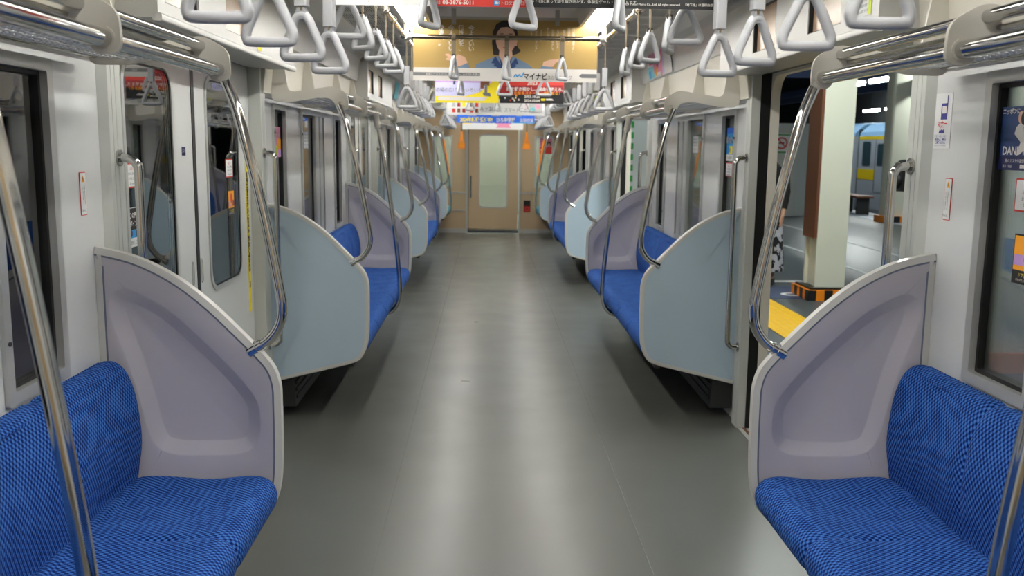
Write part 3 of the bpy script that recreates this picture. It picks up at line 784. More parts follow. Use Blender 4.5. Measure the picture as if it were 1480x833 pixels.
# ceiling grilles
gm = {}
for s in (-1, 1):
    base = MB(); base.box(.73*s, .965*s, -.42, .42, 2.2415, 2.246)
    bm_ = base.mesh('grille_plate', mt['dark'], smooth=0)
    sl = MB()
    for q in range(3):
        for i in range(17):
            x = (.742+.0132*i)*s; dz = .012 if i % 2 else 0
            sl.box(x-.0032, x+.0032, -.415+.277*q+dz-.006, -.415+.277*q+.277-.028+dz+.006, 2.2385, 2.2425)
        sl.box(.735*s, .96*s, -.415+.277*(q+1)-.024, -.415+.277*(q+1)-.004, 2.2385, 2.2425)
    slm = sl.mesh('slats', mt['ceil'], smooth=0)
    fr = MB(); fr.ring([(x, y, 2.238) for x, y in rrect(.715*s, .98*s, -.44, .44, .008)], [(x, y, 2.238) for x, y in rrect(.735*s, .96*s, -.415, .415, .004)], (0, 0, .007)); frm = fr.mesh('frame', mt['ceil'])
    for k in range(-1, 3):
        for q, dy in enumerate((-1.30, -.42, .46, 1.34)):
            y = YS[0]+P*k+dy if k >= 0 else None
            if y is None: continue
            t = thing('ceiling_grille', 'slatted air vent in the %s side ceiling, %s of the %s seat bay' % (SIDE[s], ORD(q), ZN[k]), 'ceiling vent', (s*.85, y, 2.24), 'slatted ceiling vents')
            for nm, me in (('grille_plate', bm_), ('slats', slm), ('frame', frm)): part(nm, me, t).location = (-s*.85, 0, -2.24)
# centre ceiling: flow-fan slots and cross frames holding the posters
for k in range(6):
    y = .85+2.51*k
    fr = MB(); fr.ring([(a, b, 2.296) for a, b in rrect(-.20, .20, -.6, .6, .02)], [(a, b, 2.296) for a, b in rrect(-.17, .17, -.57, .57, .015)], (0, 0, .006))
    sl = MB()
    for i in range(9): x = -.15+.0375*i; sl.box(x-.006, x+.006, -.57, .57, 2.293, 2.30)
    bk = MB(); bk.box(-.18, .18, -.58, .58, 2.2975, 2.2995)
    t = thing('fan_slot', 'dark slotted fan outlet along the ceiling centre, %s from the near end' % ORD(k), 'ceiling vent', (0, y+1.0, 0), 'fan outlets on the ceiling centre line')
    part('frame', fr.mesh('frame', mt['ceil']), t); part('slats', sl.mesh('slats', mt['greyp'], smooth=0), t); part('back_plate', bk.mesh('back_plate', mt['black'], smooth=0), t)

# ------------------------------------------------------------------ strap bars
BX, BZ = .585, 2.115
def bars():
    for s in (-1, 1):
        for k in range(4):
            y0 = [-2.4, 2.95, 7.97, 13.0][k]; y1 = [2.9, 7.92, 12.95, 16.0][k]
            t = thing('strap_rod', 'long bronze rod carrying the hand straps, %s section on the %s' % (ORD(k), SIDE[s]), 'strap rod', (s*BX, y0, BZ), 'lengthwise strap rods')
            mb = MB(); mb.tube([(0, 0, 0), (0, y1-y0, 0)], .0145, 12); part('rod', mb.mesh('rod', mt['rod']), t)
            yy = y0+.25; 
            while yy < y1:
                mb = MB(); mb.tube([(0, yy-y0, 0), (0, yy-y0, .05), (-.01*s, yy-y0, .13)], [.018, .016, .022], 10); mb.tube([(0, yy-y0-.03, 0), (0, yy-y0+.03, 0)], .021, 12)
                part('hanger', mb.mesh('hanger', mt['rackp']), t); yy += 1.24
    n = 0
    for y, w in ((3.15, .585), (5.545, .585), (7.30, .585), (8.17, .585), (10.565, .585), (12.32, .585)):
        t = thing('cross_rod', 'bronze rod crossing the aisle under the ceiling, %s from the near end' % ORD(n), 'strap rod', (0, y, 2.112), 'cross rods'); n += 1
        mb = MB(); mb.tube([(-w, 0, 0), (w, 0, 0)], .013, 12); part('rod', mb.mesh('rod', mt['rod']), t)
        for s in (-1, 1):
            mb = MB(); mb.tube([(s*(w+.022), 0, 0), (s*(w-.02), 0, 0), (s*(w-.045), 0, 0)], [.024, .022, .018], 12); mb.tube([(s*w, -.03, 0), (s*w, .03, 0)], .022, 12)
            part('end_joint', mb.mesh('end_joint', mt['cast']), t)
bars()
# straps ----------------------------------------------------------------------
def strap_meshes(length):
    """ring bottom at z=0, rod centre at z=length; ring plane is xz, thickness along y"""
    H, Wd = .132, .128
    tri = [(-.040, .012), (.040, .012), (.050, .017), (.052, .028), (.046, .046), (.028, .085), (.018, .106), (.008, .117), (-.008, .117), (-.018, .106), (-.028, .085), (-.046, .046), (-.052, .028), (-.050, .017)]
    path = [(v.x, 0, v.z) for v in catmull([(x, 0, z) for x, z in tri], 4, True)]
    prof = [(.0118*math.cos(t), .0112*math.sin(t)) for t in [2*PI*i/10 for i in range(10)]]
    a = MB(); a.tube(path, .009, closed=True, prof=prof)
    a.prism([(x, -.009, z) for x, z in ((-.020, .108), (.020, .108), (.010, .137), (-.010, .137))], (0, .018, 0))
    am = a.mesh('ring', mt['ring'], smooth=50)
    b = MB(); sl = min(.105, length-.19)
    b.rbox(-.0165, .0165, -.0142, .0142, .140, .140+sl, .005, 'z'); bm = b.mesh('sleeve', mt['ring'])
    c = MB(); top = length
    c.box(-.012, .012, -.003, .003, .128, top-.016)
    pts = [(-.012, .0185*math.cos(t), top+.0185*math.sin(t)) for t in [2*PI*i/16 for i in range(16)]]
    inn = [(-.012, .0155*math.cos(t), top+.0155*math.sin(t)) for t in [2*PI*i/16 for i in range(16)]]
    c.ring(pts, inn, (.024, 0, 0)); cm = c.mesh('belt', mt['belt'])
    d = MB(); d.rbox(-.0135, .0135, -.006, .006, .126, .146, .003, 'z')
    return am, bm, cm, d.mesh('belt_clip', mt['strapclip'])
SM = {'low': strap_meshes(BZ-1.705), 'high': strap_meshes(BZ-1.848), 'cross': strap_meshes(2.112-1.872)}
def strap(kind, x, y, zb, rz, label, group, mat=None):
    t = thing('hand_strap', label, 'hand strap', (x, y, zb), group)
    r = part('ring', SM[kind][0], t); r.rotation_euler = (0, 0, rz)
    if kind == 'low': o = part('sleeve', SM[kind][1], t); o.rotation_euler = (0, 0, rz*.8)
    else: o = part('belt_clip', SM[kind][3], t); o.rotation_euler = (0, 0, rz*.5)
    o = part('belt', SM[kind][2], t)
    if kind != 'cross': o.rotation_euler = (0, 0, PI/2)     # loop round a rod that runs along y
    return t
random.seed(3)
rowsY = {1: [[.9, 1.28, 1.66, 2.04, 2.43, 2.82], [5.56, 5.95, 6.33, 6.71, 7.1, 7.48], [10.58, 10.97, 11.35, 11.73, 12.1, 12.5]],
         -1: [[.93, 1.32, 1.71, 2.11, 2.48, 2.90], [5.61, 6.0, 6.38, 6.76, 7.14, 7.52], [10.6, 10.98, 11.37, 11.75, 12.13, 12.52]]}
doorY = {1: [[3.31, 3.62, 4.04, 4.37, 4.74], [8.33, 8.66, 9.05, 9.42, 9.78], [13.4, 13.75, 14.1, 14.5]],
         -1: [[3.28, 3.675, 4.10, 4.49, 4.85], [8.3, 8.7, 9.1, 9.5, 9.86], [13.4, 13.75, 14.1, 14.5]]}
rotL = {(1, 0, 'd'): [.05, 1.15, .62, .85, 1.1], (-1, 0, 'd'): [.0, -.75, -.55, -.5, -.45], (1, 0, 's'): [.1, .1, .05, .0, .35, .3], (-1, 0, 's'): [-.1, -.1, .0, -.1, -.25, -.3]}
for s in (-1, 1):
    for k in range(3):
        for i, y in enumerate(rowsY[s][k]):
            rz = rotL.get((s, k, 's'), [0]*6)[i] if k == 0 else random.uniform(-.15, .35)*s
            strap('low', s*.577, y, 1.705, rz, 'grey ring hand strap over the %s %s bench, %s along that row' % (ZN[k], SIDE[s], ORD(i)), 'hand straps over the benches')
        for i, y in enumerate(doorY[s][k]):
            rz = rotL.get((s, k, 'd'), [0]*6)[i] if k == 0 else random.uniform(-.2, .7)*s
            strap('high', s*.577, y, 1.848, rz, 'grey ring hand strap hanging higher by the %s %s doorway, %s along that row' % (ZN[k], SIDE[s], ORD(i)), 'hand straps by the doorways')
for n, (y, xs, rz) in enumerate(((3.15, (-.295, .012, .325), (1.1, .75, 1.2)), (5.545, (-.30, .005, .325), (1.25, 1.15, .95)), (7.30, (-.31, .025, .325), (1.2, .15, .1)), (10.565, (-.3, .0, .3), (.6, .9, .2)), (12.32, (-.3, 0, .3), (.5, .2, .9)))):
    for i, x in enumerate(xs):
        strap('cross', x, y, 1.872, rz[i], 'grey ring hand strap on the %s cross rod over the aisle, %s' % (ORD(n), ['left', 'centre', 'right'][i]), 'hand straps on the cross rods')
# orange priority straps near the end
for s in (-1, 1):
    t = thing('orange_strap', 'solid orange priority-area hand strap hanging %s of the gangway door' % SIDE[s], 'hand strap', (s*.51, 14.9, 1.44), 'orange hand straps')
    mb = MB(); pr = [(-.058, .03), (-.052, .0), (.052, .0), (.058, .03), (.054, .075), (.03, .12), (.02, .2), (.014, .27), (-.014, .27), (-.02, .2), (-.03, .12), (-.054, .075)]
    hole = [(-.042, .03), (-.04, .02), (.04, .02), (.042, .03), (.039, .062), (.019, .108), (.009, .118), (.005, .12), (-.005, .12), (-.009, .118), (-.019, .108), (-.039, .062)]
    mb.ring([(x, -.01, z) for x, z in pr], [(x, -.01, z) for x, z in hole], (0, .02, 0)); part('ring', mb.mesh('ring', mt['orange']), t)
    mb = MB(); mb.box(-.012, .012, -.003, .003, .26, .68); part('belt', mb.mesh('belt', mt['belt'], smooth=0), t)
    mb = MB(); mb.box(-.04, .04, .0095, .0105, .022, .10); part('card', mb.mesh('card', mt['orp'], smooth=0), t)


# ------------------------------------------------------------------ hanging posters
def clips(root, O, w, h):
    mb = MB()
    for x in (-.28*w, .28*w):
        mb.box(x-.013, x+.013, -.006, .008, h/2-.03, h/2+.06)
    mb.box(-w/2-.01, w/2+.01, -.005, .007, h/2, h/2+.016)
    part('clip_rail', mb.mesh('clip_rail', mt['cast'], smooth=0), root)
def hang(name_label, O, w, h, base='paper', group='hanging adverts'):
    b = Board('hanging_poster', name_label, 'poster', O, (1, 0, 0), w, h, .0015, base=base, group=group)
    clips(b.root, O, w, h); return b
# 1 left sheet (white map and red box) and right sheet (black)
b = hang('hanging advert in white with a red phone box, left half of the nearest poster', (-.297, 3.19, 2.13), .636, .36)
u0 = lambda px: (px-620)*.00227
b.art([('lgrey', [(-.30, -.13), (-.29, -.13), (-.15, .05), (-.16, .05)]), ('lgrey', -.31, -.02, -.09, -.087), ('lgrey', [(-.2, -.17), (-.197, -.17), (-.06, .12), (-.063, .12)]), ('lgrey', -.3, -.02, .02, .023), ('red', .008, .318, -.18, .18)])
b.text('03-3876-5011', .095, -.167, .0185, 'wprint', bold=.0005); b.text('お忘れ物・お問い合わせ', .095, -.150, .012, 'wprint'); b.text('メトロ文化財団', .268, -.167, .0135, 'wprint'); b.art([('skyb', .213, .229, -.175, -.159), ('wprint', .217, .225, -.171, -.163)])
b.text('電話', .025, -.168, .013, 'wprint')
b = hang('hanging advert in black with white small print, right half of the nearest poster', (.343, 3.195, 2.132), .640, .36, 'ink')
b.text('これは、東京メトロに乗って謎を解き明かす、体験型ゲーム・イベントです。', -.165, -.160, .0125, 'wprint'); b.text('©2024 Tokyo Metro Co., Ltd. All rights reserved.　『地下謎』は登録商標です', .155, -.166, .0098, 'wprint')
b.text('地下謎への招待状', -.05, .06, .07, 'wprint')
# 2 gold poster
b = hang('gold hanging advert of a person in a blue-grey jacket with raised palms', (0, 5.70, 2.054), 1.09, .355, 'gold')
U = lambda px: (px-730.5)/267*1.09
Vv = lambda py: .1775-(py-28)*.00403
def R_(k, x0, x1, y0, y1): return (k, U(x0), U(x1), Vv(y1), Vv(y0))
def Q(k, pts): return (k, [(U(x), Vv(y)) for x, y in pts])
def E_(k, cx, cy, rx, ry, a0=0, a1=360): return (k, ell(U(cx), Vv(cy), rx*.00408, ry*.00403, 24, a0, a1))
sh = [Q('hair', [(713, 78), (711, 60), (712, 45), (717, 34), (726, 29), (736, 29), (744, 34), (748, 46), (748, 66), (753, 72), (748, 76), (740, 79), (722, 79)]),
      Q('skin', [(722, 70), (740, 70), (742, 92), (731, 104), (720, 92)]), E_('skin', 731, 56, 14.5, 20), Q('skin', [(745, 56), (748, 57), (747, 65), (744, 65)]),
      Q('hair', [(716, 50), (716, 40), (722, 34), (731, 31), (741, 35), (746, 44), (746, 54), (742, 42), (733, 38), (724, 39), (718, 46)]),
      E_('hair', 725, 51, 2.6, .9), E_('hair', 738, 51, 2.6, .9), E_('hair', 725, 48, 3.2, .6), E_('hair', 738, 48, 3.2, .6), Q('brown', [(730, 58), (732.5, 61.5), (729.5, 61.5)]), E_('red', 731, 67, 4.6, 1.7, 180, 360),
      Q('jacket', [(686, 102), (688, 92), (700, 87), (716, 80), (722, 80), (731, 98), (740, 80), (747, 82), (762, 90), (771, 97), (773, 102)]),
      Q('navyp', [(722, 82), (731, 101), (740, 82), (736, 102), (726, 102)]), Q('deepb', [(716, 80), (710, 90), (716, 91), (713, 93), (728, 101.5), (724, 92)]), Q('deepb', [(746, 82), (750, 91), (745, 92), (747, 94), (734, 101.5), (738, 92)]),
      Q('skin', [(643, 78), (648, 77), (655, 82), (663, 78), (672, 82), (676, 90), (672, 96), (662, 95), (652, 87)]), Q('skin', [(646, 83), (644, 86), (654, 88), (656, 85)]), Q('jacket', [(660, 97), (676, 90), (680, 101.5), (655, 101.5)]),
      Q('skin', [(784, 95), (786, 87), (796, 84), (810, 83), (818, 84), (816, 86), (804, 88), (800, 94)]), Q('jacket', [(780, 101.5), (783, 93), (800, 95), (804, 101.5)]),
      R_('wprint', 597, 864, 97.5, 116.2), R_('grey', 597, 694, 104.2, 109), Q('grey', [(838, 107), (842, 104), (864, 104), (864, 109.8), (842, 109.8)]),
      Q('skyb', [(742, 110), (745, 105.5), (747, 105.5), (744, 110)]), Q('skyb', [(745, 105.5), (747, 105.5), (749, 110), (747, 110)]), Q('skyb', [(747, 110), (750, 105.5), (752, 105.5), (749, 110)]), Q('skyb', [(750, 105.5), (752, 105.5), (754, 110), (752, 110)]), Q('skyb', [(753, 110), (757, 102.5), (758.5, 102.5), (755, 110)])]
b.art(sh)
for s_, x in (('今よりいい', 681), ('働き方を、', 666.5), ('今よりいい', 652), ('待遇へ。', 637.5)): b.text(s_, U(x), Vv(55 if len(s_) > 4 else 51), .036, 'wprint', True, .0006)
for i, (x, t_) in enumerate(((829, 'いい仕事に出会うと、'), (822, '毎日が変わる。'), (815, '働くことが'), (806, 'もっと好きになる、'), (799, '自分の力を生かして'), (792, '新しい場所へ。'), (782, 'スカウトは'), (775, 'あなたを待っている。'), (768, 'いまより'))):
    b.text(t_, U(x), Vv(56 if len(t_) > 7 else 50), .0165, 'wprint', True)
b.text('マイナビ', U(774.5), Vv(108.5), .042, 'ink', bold=.001, squeeze=.86); b.text('スカウティング', U(810), Vv(110), .027, 'grey', squeeze=.78)
b.text('転職エージェントに、出会える。スカウトが届く。', U(655), Vv(106.5), .0145, 'wprint')
# 3 yellow and red/black pair
b = hang('yellow hanging advert with a lavender bubble and brown post, left half of its pair', (-.2805, 8.21, 2.04), .545, .362, 'yellow')
U3 = lambda px: (px-675)*.00596
V3 = lambda py: -.181+(148-py)*.00606
def Q3(k, pts): return (k, [(U3(x), V3(y)) for x, y in pts])
b.art([Q3('lav', [(629, 88), (717, 88), (712, 116), (702, 127), (690, 134), (672, 139), (629, 139)]), Q3('purple', [(629, 88), (712, 88), (710, 120), (629, 120)]), Q3('wprint', [(633, 140), (705, 140), (700, 145), (633, 145)]),
       Q3('brown', [(698, 95), (708, 95), (707, 124), (697, 124)]), Q3('brown', [(695, 95), (700, 95), (699, 128), (694, 128)]), Q3('grey', [(700, 122), (704, 122), (704, 134), (700, 134)]), Q3('grey', [(697, 134), (708, 134), (709, 139), (699, 138)]), Q3('navyp', [(655, 112), (659, 112), (658, 123), (655, 123)]), Q3('skyb', [(640, 95), (650, 95), (650, 112), (640, 112)]), Q3('pink', [(664, 96), (676, 96), (674, 114), (666, 114)])])
b.text('未来の幅の広げかたいろいろ', U3(657), V3(130), .040, 'grey', squeeze=.9)
b = hang('red and black hanging event advert, right half of the yellow pair', (.275, 8.212, 2.04), .548, .362, 'ink')
U4 = lambda px: (px-767.5)*.00596
def Q4(k, pts): return (k, [(U4(x), V3(y)) for x, y in pts])
random.seed(5)
sh = [Q4('dred', [(722, 88), (813.5, 88), (813.5, 132), (722, 138)]), Q4('red', [(722, 118), (813, 116), (813, 122), (722, 124)]), Q4('red', [(728, 96), (800, 96), (800, 112), (728, 112)])]
for i in range(9): x = 727+random.random()*22; y = 136+random.random()*8; sh.append(Q4(random.choice(['wprint', 'red', 'orp']), [(x, y), (x+2, y-.5), (x+2.6, y+2), (x+.5, y+2)]))
sh += [Q4('yellow', [(781, 141), (787, 141), (787, 144), (781, 144)]), Q4('wprint', [(788, 141), (797, 141), (799, 143.5), (788, 143.5)])]
b.art(sh)
b.text('謎を解き明かし、運命を変えろ。', U4(772), V3(128), .034, 'wprint', bold=.0008); b.text('新たなるストーリーが始まる！', U4(772), V3(133.5), .032, 'orp', bold=.0006); b.text('2023.10.28', U4(768), V3(138.5), .030, 'wprint', bold=.001); b.text('2024.02.04', U4(768), V3(144), .030, 'wprint', bold=.001); b.text('2023', U4(768), V3(119.5), .045, 'wprint', bold=.001)
# 4 white product grid
b = hang('white hanging advert with a grid of small coloured squares', (-.012, 10.72, 2.015), 1.10, .362, 'paper')
sh = []; pal = ['red', 'yellow', 'lgrey', 'brown', 'orp', 'grey', 'dred', 'jacket', 'navyp']
for i in range(5):
    for j in range(4): x = -.49+.057*i+(.03 if i > 2 else 0); y = -.155+.062*j; sh.append((pal[(i*3+j*2+i*j) % 9], x, x+.035, y, y+.045))
for i in range(7): x = -.18+.085*i; sh.append((['ink', 'dred', 'brown', 'grey'][i % 4], [(x, .0), (x+.06, .0), (x+.05, .13), (x+.01, .15)]))
sh += [('pink', .33, .335, -.13, .1), ('lgrey', .37, .52, -.14, .10), ('cyan', .39, .44, -.13, -.09), ('pink', .45, .5, -.10, -.06), ('lgrey', -.17, -.02, -.15, -.03)]
b.art(sh); b.text('A・20', -.10, -.11, .06, 'grey', bold=.001); b.text('アトリエ、スマートデザイン', 0.16, -.12, .055, 'grey', squeeze=.8)
# 5 blue
b = hang('bright blue hanging advert with white and yellow lettering, second from the end wall', (.008, 13.23, 1.985), 1.085, .362, 'bluep')
b.art([('skyb', .2, .5425, -.181, -.165), ('wprint', -.5425, .5425, .09, .181)])
b.text('2024年新規 受付中!', -.27, -.135, .07, 'yellow', bold=.002, squeeze=.75); b.text('ひろ中学部', .14, -.135, .075, 'wprint', bold=.002, squeeze=.7); b.text('体験授業', .43, -.14, .06, 'wprint', squeeze=.8)
b = hang('white hanging advert with pale yellow and pink patches nearest the end wall', (-.018, 15.60, 1.935), 1.0, .362, 'paper')
b.art([('yellow', -.5, -.35, -.09, .17), ('pink', .05, .30, -.10, .17), ('cyan', .34, .5, -.06, .17), ('lime', -.22, 0, -.08, .17), ('pink', [(.05, -.15), (.3, -.15), (.26, -.10), (.09, -.10)])])

# ------------------------------------------------------------------ stickers and framed adverts
LU, RU = (0, 1, 0), (0, -1, 0)
def sticker(label, O, w, h, s, base='paper', cat='sticker', name='sticker', th=.0008, corner=0, V=(0, 0, 1)):
    return Board(name, label, cat, O, LU if s < 0 else RU, w, h, th, V, base, corner=corner)
# manner notice, right wall
b = sticker('tall white manners notice with a navy mobile phone on the right wall panel', (1.279, 2.852, 1.588), .104, .166, 1, name='manners_notice', cat='notice')
b.art([('navy', .022, .027, .045, .075), ('navy', -.012, .027, .004, .052), ('wprint', -.006, .021, .022, .044), ('navy', [(-.018, -.036), (-.012, -.024), (-.006, -.029), (0, -.024), (.006, -.029), (.012, -.024), (.018, -.036)]), ('navy', -.012, .015, -.036, -.028)])
b.text('マナー', .002, -.009, .021, 'red', bold=.0006); b.text('モード', .002, -.020, .008, 'red'); b.text('マナーモードに', 0, -.046, .009, 'navy'); b.text('設定の上、通話は', 0, -.056, .0085, 'navy', bold=.0003); b.text('ご遠慮ください。', 0, -.065, .0085, 'navy', bold=.0003); b.text('Please set your phone to silent mode', 0, -.0745, .0048, 'navy')
for s, O in ((1, (1.279, 2.784, 1.355)), (-1, (-1.279, 2.772, 1.347))):
    b = sticker('narrow red-bordered warning label with a yellow triangle on the %s wall panel' % SIDE[s], O, .042, .126, s, 'red', name='warning_label', corner=.004)
    b.art([('paper', rrect(-.0188, .0188, -.0605, .0605, .003)), ('orp', [(-.011, .034), (.011, .034), (0, .055)]), ('ink', -.0012, .0012, .039, .048), ('lgrey', -.016, .016, -.045, -.044), ('lgrey', -.016, .016, -.053, -.052)])
    b.text('戸袋に手を引き込まれ', .005, -.004, .0066, 'ink', True); b.text('ないようご注意下さい', -.006, -.006, .0066, 'ink', True); b.text('東京地下鉄', -.004, -.049, .0055, 'ink')
# yellow strip on the left door
b = sticker('yellow vertical strip of black lettering on the edge of the closed left door', (-1.3156, 4.790, 1.04), .046, .80, -1, 'yellow', name='caution_strip')
b.text('引き込まれないようにご注意ください', 0, .06, .036, 'ink', True, .0018); b.art([('ink', -.008, .010, -.275, -.245)])
# left door glass stickers
def red_note(label, O, s, w=.12, h=.085):
    b = sticker(label, O, w, h, s, 'red', name='door_notice', cat='notice', corner=.004)
    b.art([('paper', rrect(-w/2+.005, w/2-.005, -h/2+.005, h/2-.005, .003))])
    for i, t_ in enumerate(('お知らせ', 'かけこみ乗車は', 'おやめください', 'Do not rush')): b.text(t_, 0, h/2-.02-i*.0165, .0115, 'red' if i == 0 else 'ink')
def orange_note(label, O, s, w=.105, h=.12):
    b = sticker(label, O, w, h, s, 'ink', name='door_sticker')
    b.art([('orp', -w/2+.004, w/2-.004, -h/2+.036, h/2-.004), ('red', ell(0, .022, .016, .024)), ('purple', -w/2+.008, -.018, -.016, .012), ('dred', .018, w/2-.008, -.016, .012)])
    b.text('ドアに注意', 0, -h/2+.024, .014, 'yellow'); b.text('手をはさまれないように', 0, -h/2+.011, .008, 'wprint')
GX = -1.3152
red_note('red-framed notice on the near left door window, half behind the grab rail', (GX, 3.255, 1.385), -1)
b = sticker('black and blue sticker low on the near left door window behind the grab rail', (GX, 3.25, 1.208), .105, .135, -1, 'paper', name='door_sticker')
b.art([('ink', -.0505, .0505, -.008, .0655), ('skyb', -.0505, .0505, -.036, -.008), ('deepb', ell(-.03, -.02, .012, .012)), ('deepb', .01, .03, -.032, -.012)]); b.text('この扉が', 0, .042, .022, 'wprint', bold=.0006); b.text('ポイント', 0, .014, .022, 'wprint', bold=.0006); b.text('便利 ご案内', 0, -.052, .016, 'grey')
red_note('red-framed notice on the far left door window of the nearest doorway', (GX, 4.47, 1.38), -1)
orange_note('orange pictogram sticker on the far left door window below the red-framed notice', (GX, 4.485, 1.217), -1)
b = sticker('tiny navy sticker on the white leaf beside the door seam', (-1.3156, 3.815, 1.463), .046, .034, -1, 'navyp', name='door_sticker', corner=.004); b.text('5-7A', 0, 0, .018, 'wprint')
# right pocket window stickers
RX = 1.2993
b = Board('window_advert', 'dark blue advert with a white-clad figure on the near right window glass', 'poster', (RX, 2.425, 1.533), RU, .27, .168, .0008, base='deepb')
b.art([('navyp', -.135, .135, -.084, -.046), ('jacket', -.135, .135, .03, .084), ('deepb', -.135, .0, .0, .084), ('wprint', [(-.055, .03), (-.03, .045), (-.01, .03), (-.004, -.03), (-.045, -.046), (-.03, -.01), (-.062, .012)]), ('skin', ell(-.035, .055, .014, .017)), ('hair', ell(-.02, .052, .016, .018)), ('hair', [(-.02, .03), (.01, .03), (.012, -.02), (-.006, -.03)]), ('tanp', [(-.012, .02), (.02, .0), (.03, -.046), (.0, -.046)])])
b.text('ニッポンに、いい男を。', -.035, .072, .017, 'wprint', bold=.0005); b.text('DANDY HOUSE', 0, -.032, .031, 'wprint', bold=.0008); b.text('男のエステ体験受付中  0120-52-0120', 0, -.059, .0115, 'wprint'); b.art([('wprint', -.02, .03, -.078, -.068)]); b.text('東京・銀座', -.08, -.073, .009, 'wprint')
red_note('red-framed notice on the near right window below the blue advert', (RX, 2.385, 1.386), 1, .15, .088)
orange_note('black and orange pictogram sticker on the near right window', (RX, 2.375, 1.219), 1, .135, .13)
# middle bay window stickers
b = Board('window_advert', 'cyan and yellow advert on the narrow right window past the first doorway', 'poster', (1.2993, 5.44, 1.52), RU, .185, .19, .0008, base='skyb')
b.art([('yellow', -.02, .06, -.055, -.01), ('paper', -.0925, .0925, -.095, -.058), ('bluep', -.0925, .0925, .06, .095)]); b.text('夏の旅へ', 0, .025, .042, 'wprint', bold=.001); b.text('限定', 0, -.032, .03, 'bluep'); b.text('きっぷ発売中', 0, -.076, .02, 'ink')
red_note('red-framed notice on the narrow right window below the cyan advert', (1.2993, 5.44, 1.375), 1, .14, .08)
b = Board('window_advert', 'pink and green advert on the narrow left window past the first doorway', 'poster', (-1.2993, 5.43, 1.505), LU, .185, .17, .0008, base='pink')
b.art([('lime', -.09, -.01, -.08, -.02), ('orp', .0, .09, -.04, .02), ('purple', .02, .09, -.082, -.045), ('cyan', -.09, -.03, .05, .084)]); b.text('フェア', 0, .03, .035, 'wprint', bold=.001)
for s, y in ((1, 6.355), (-1, 6.285)):
    b = sticker('white paper notice on the wide %s window of the middle bay' % SIDE[s], (s*1.2993, y, 1.52), .15, .11, s, name='paper_notice', cat='notice')
    for i in range(4): b.text('窓の開閉についてのお願い', 0, .036-.022*i, .0105, 'ink')
# headers: small notices, framed advert in the curved panel
b = sticker('yellow and white notice at the near end of the right door header', (1.0995, 3.065, 1.985), .115, .125, 1, name='header_notice', cat='notice')
b.art([('yellow', -.0575, .0575, .0, .03), ('lime', .035, .0575, -.0625, -.005), ('green', -.03, .01, .036, .055)]); b.text('非常通報器', 0, .015, .018, 'ink', bold=.0005)
for i in range(3): b.text('係員と通話できます', -.01, -.014-.017*i, .0105, 'ink')
b = sticker('small cream notice on the left door header', (-1.0995, 4.23, 1.918), .085, .055, -1, 'wprint', name='header_notice', cat='notice'); b.text('車内防犯', 0, .012, .015, 'grey'); b.art([('yellow', -.035, .035, -.022, -.004)])
b = Board('framed_advert', 'pink and turquoise advert in the curved panel above the right rack', 'poster', (1.158, 7.06, 2.112), RU, .92, .185, .002, (-.16, 0, 1), 'paper')
b.art([('cyan', -.46, -.20, -.09, .0), ('pink', -.40, .05, .01, .09), ('pink', -.22, .12, -.06, .03), ('orp', -.18, -.09, -.08, -.02), ('purple', -.06, .02, -.02, .05), ('skyb', -.42, -.33, -.085, -.03), ('lav', .1, .2, -.08, .08), ('red', ell(-.05, .0, .03, .03)), ('pink', [(.05, -.09), (.12, -.09), (.2, .09), (.1, .09)])]); b.text('SPRING SALE', -.2, .05, .05, 'wprint')
for k, (s, c, y) in enumerate(((1, 'lime', 11.0), (-1, 'cyan', 11.3), (-1, 'green', 10.35), (-1, 'cyan', 15.6))):
    b = Board('framed_advert', ['lime advert in the curved panel above the far right rack', 'turquoise advert in the curved panel above the far left rack', 'green-cornered white advert above the far left rack', 'turquoise advert high on the left near the end wall'][k], 'poster', (s*1.158, y, 2.112), LU if s < 0 else RU, .8, .185, .002, (-.16*s, 0, 1), 'paper')
    b.art([(c, -.4, 0 if k != 2 else -.2, -.0925, .0925 if k != 2 else .0), ('wprint', .05, .35, -.05, .05), ('pink', .1, .2, -.04, .02)])
# end wall
b = Board('fire_extinguisher_sign', 'small black and red extinguisher plate on the beige end wall right of the door', 'sign', (.585, YEND-.001, .465), (1, 0, 0), .115, .20, .012, base='black')
b.art([('dred', -.055, .055, -.097, .005), ('red', -.03, .03, -.08, -.015), ('ink', -.012, .012, -.06, -.03)])
b = Board('window_advert', 'pink advert on the right window of the end wall', 'poster', (.90, YEND+.018, 1.50), (1, 0, 0), .22, .27, .0008, base='pink')
b.art([('red', -.11, .11, -.135, -.02), ('hair', ell(.05, .03, .035, .045)), ('skin', ell(.05, .015, .022, .03)), ('wprint', -.09, -.01, -.09, -.05)])
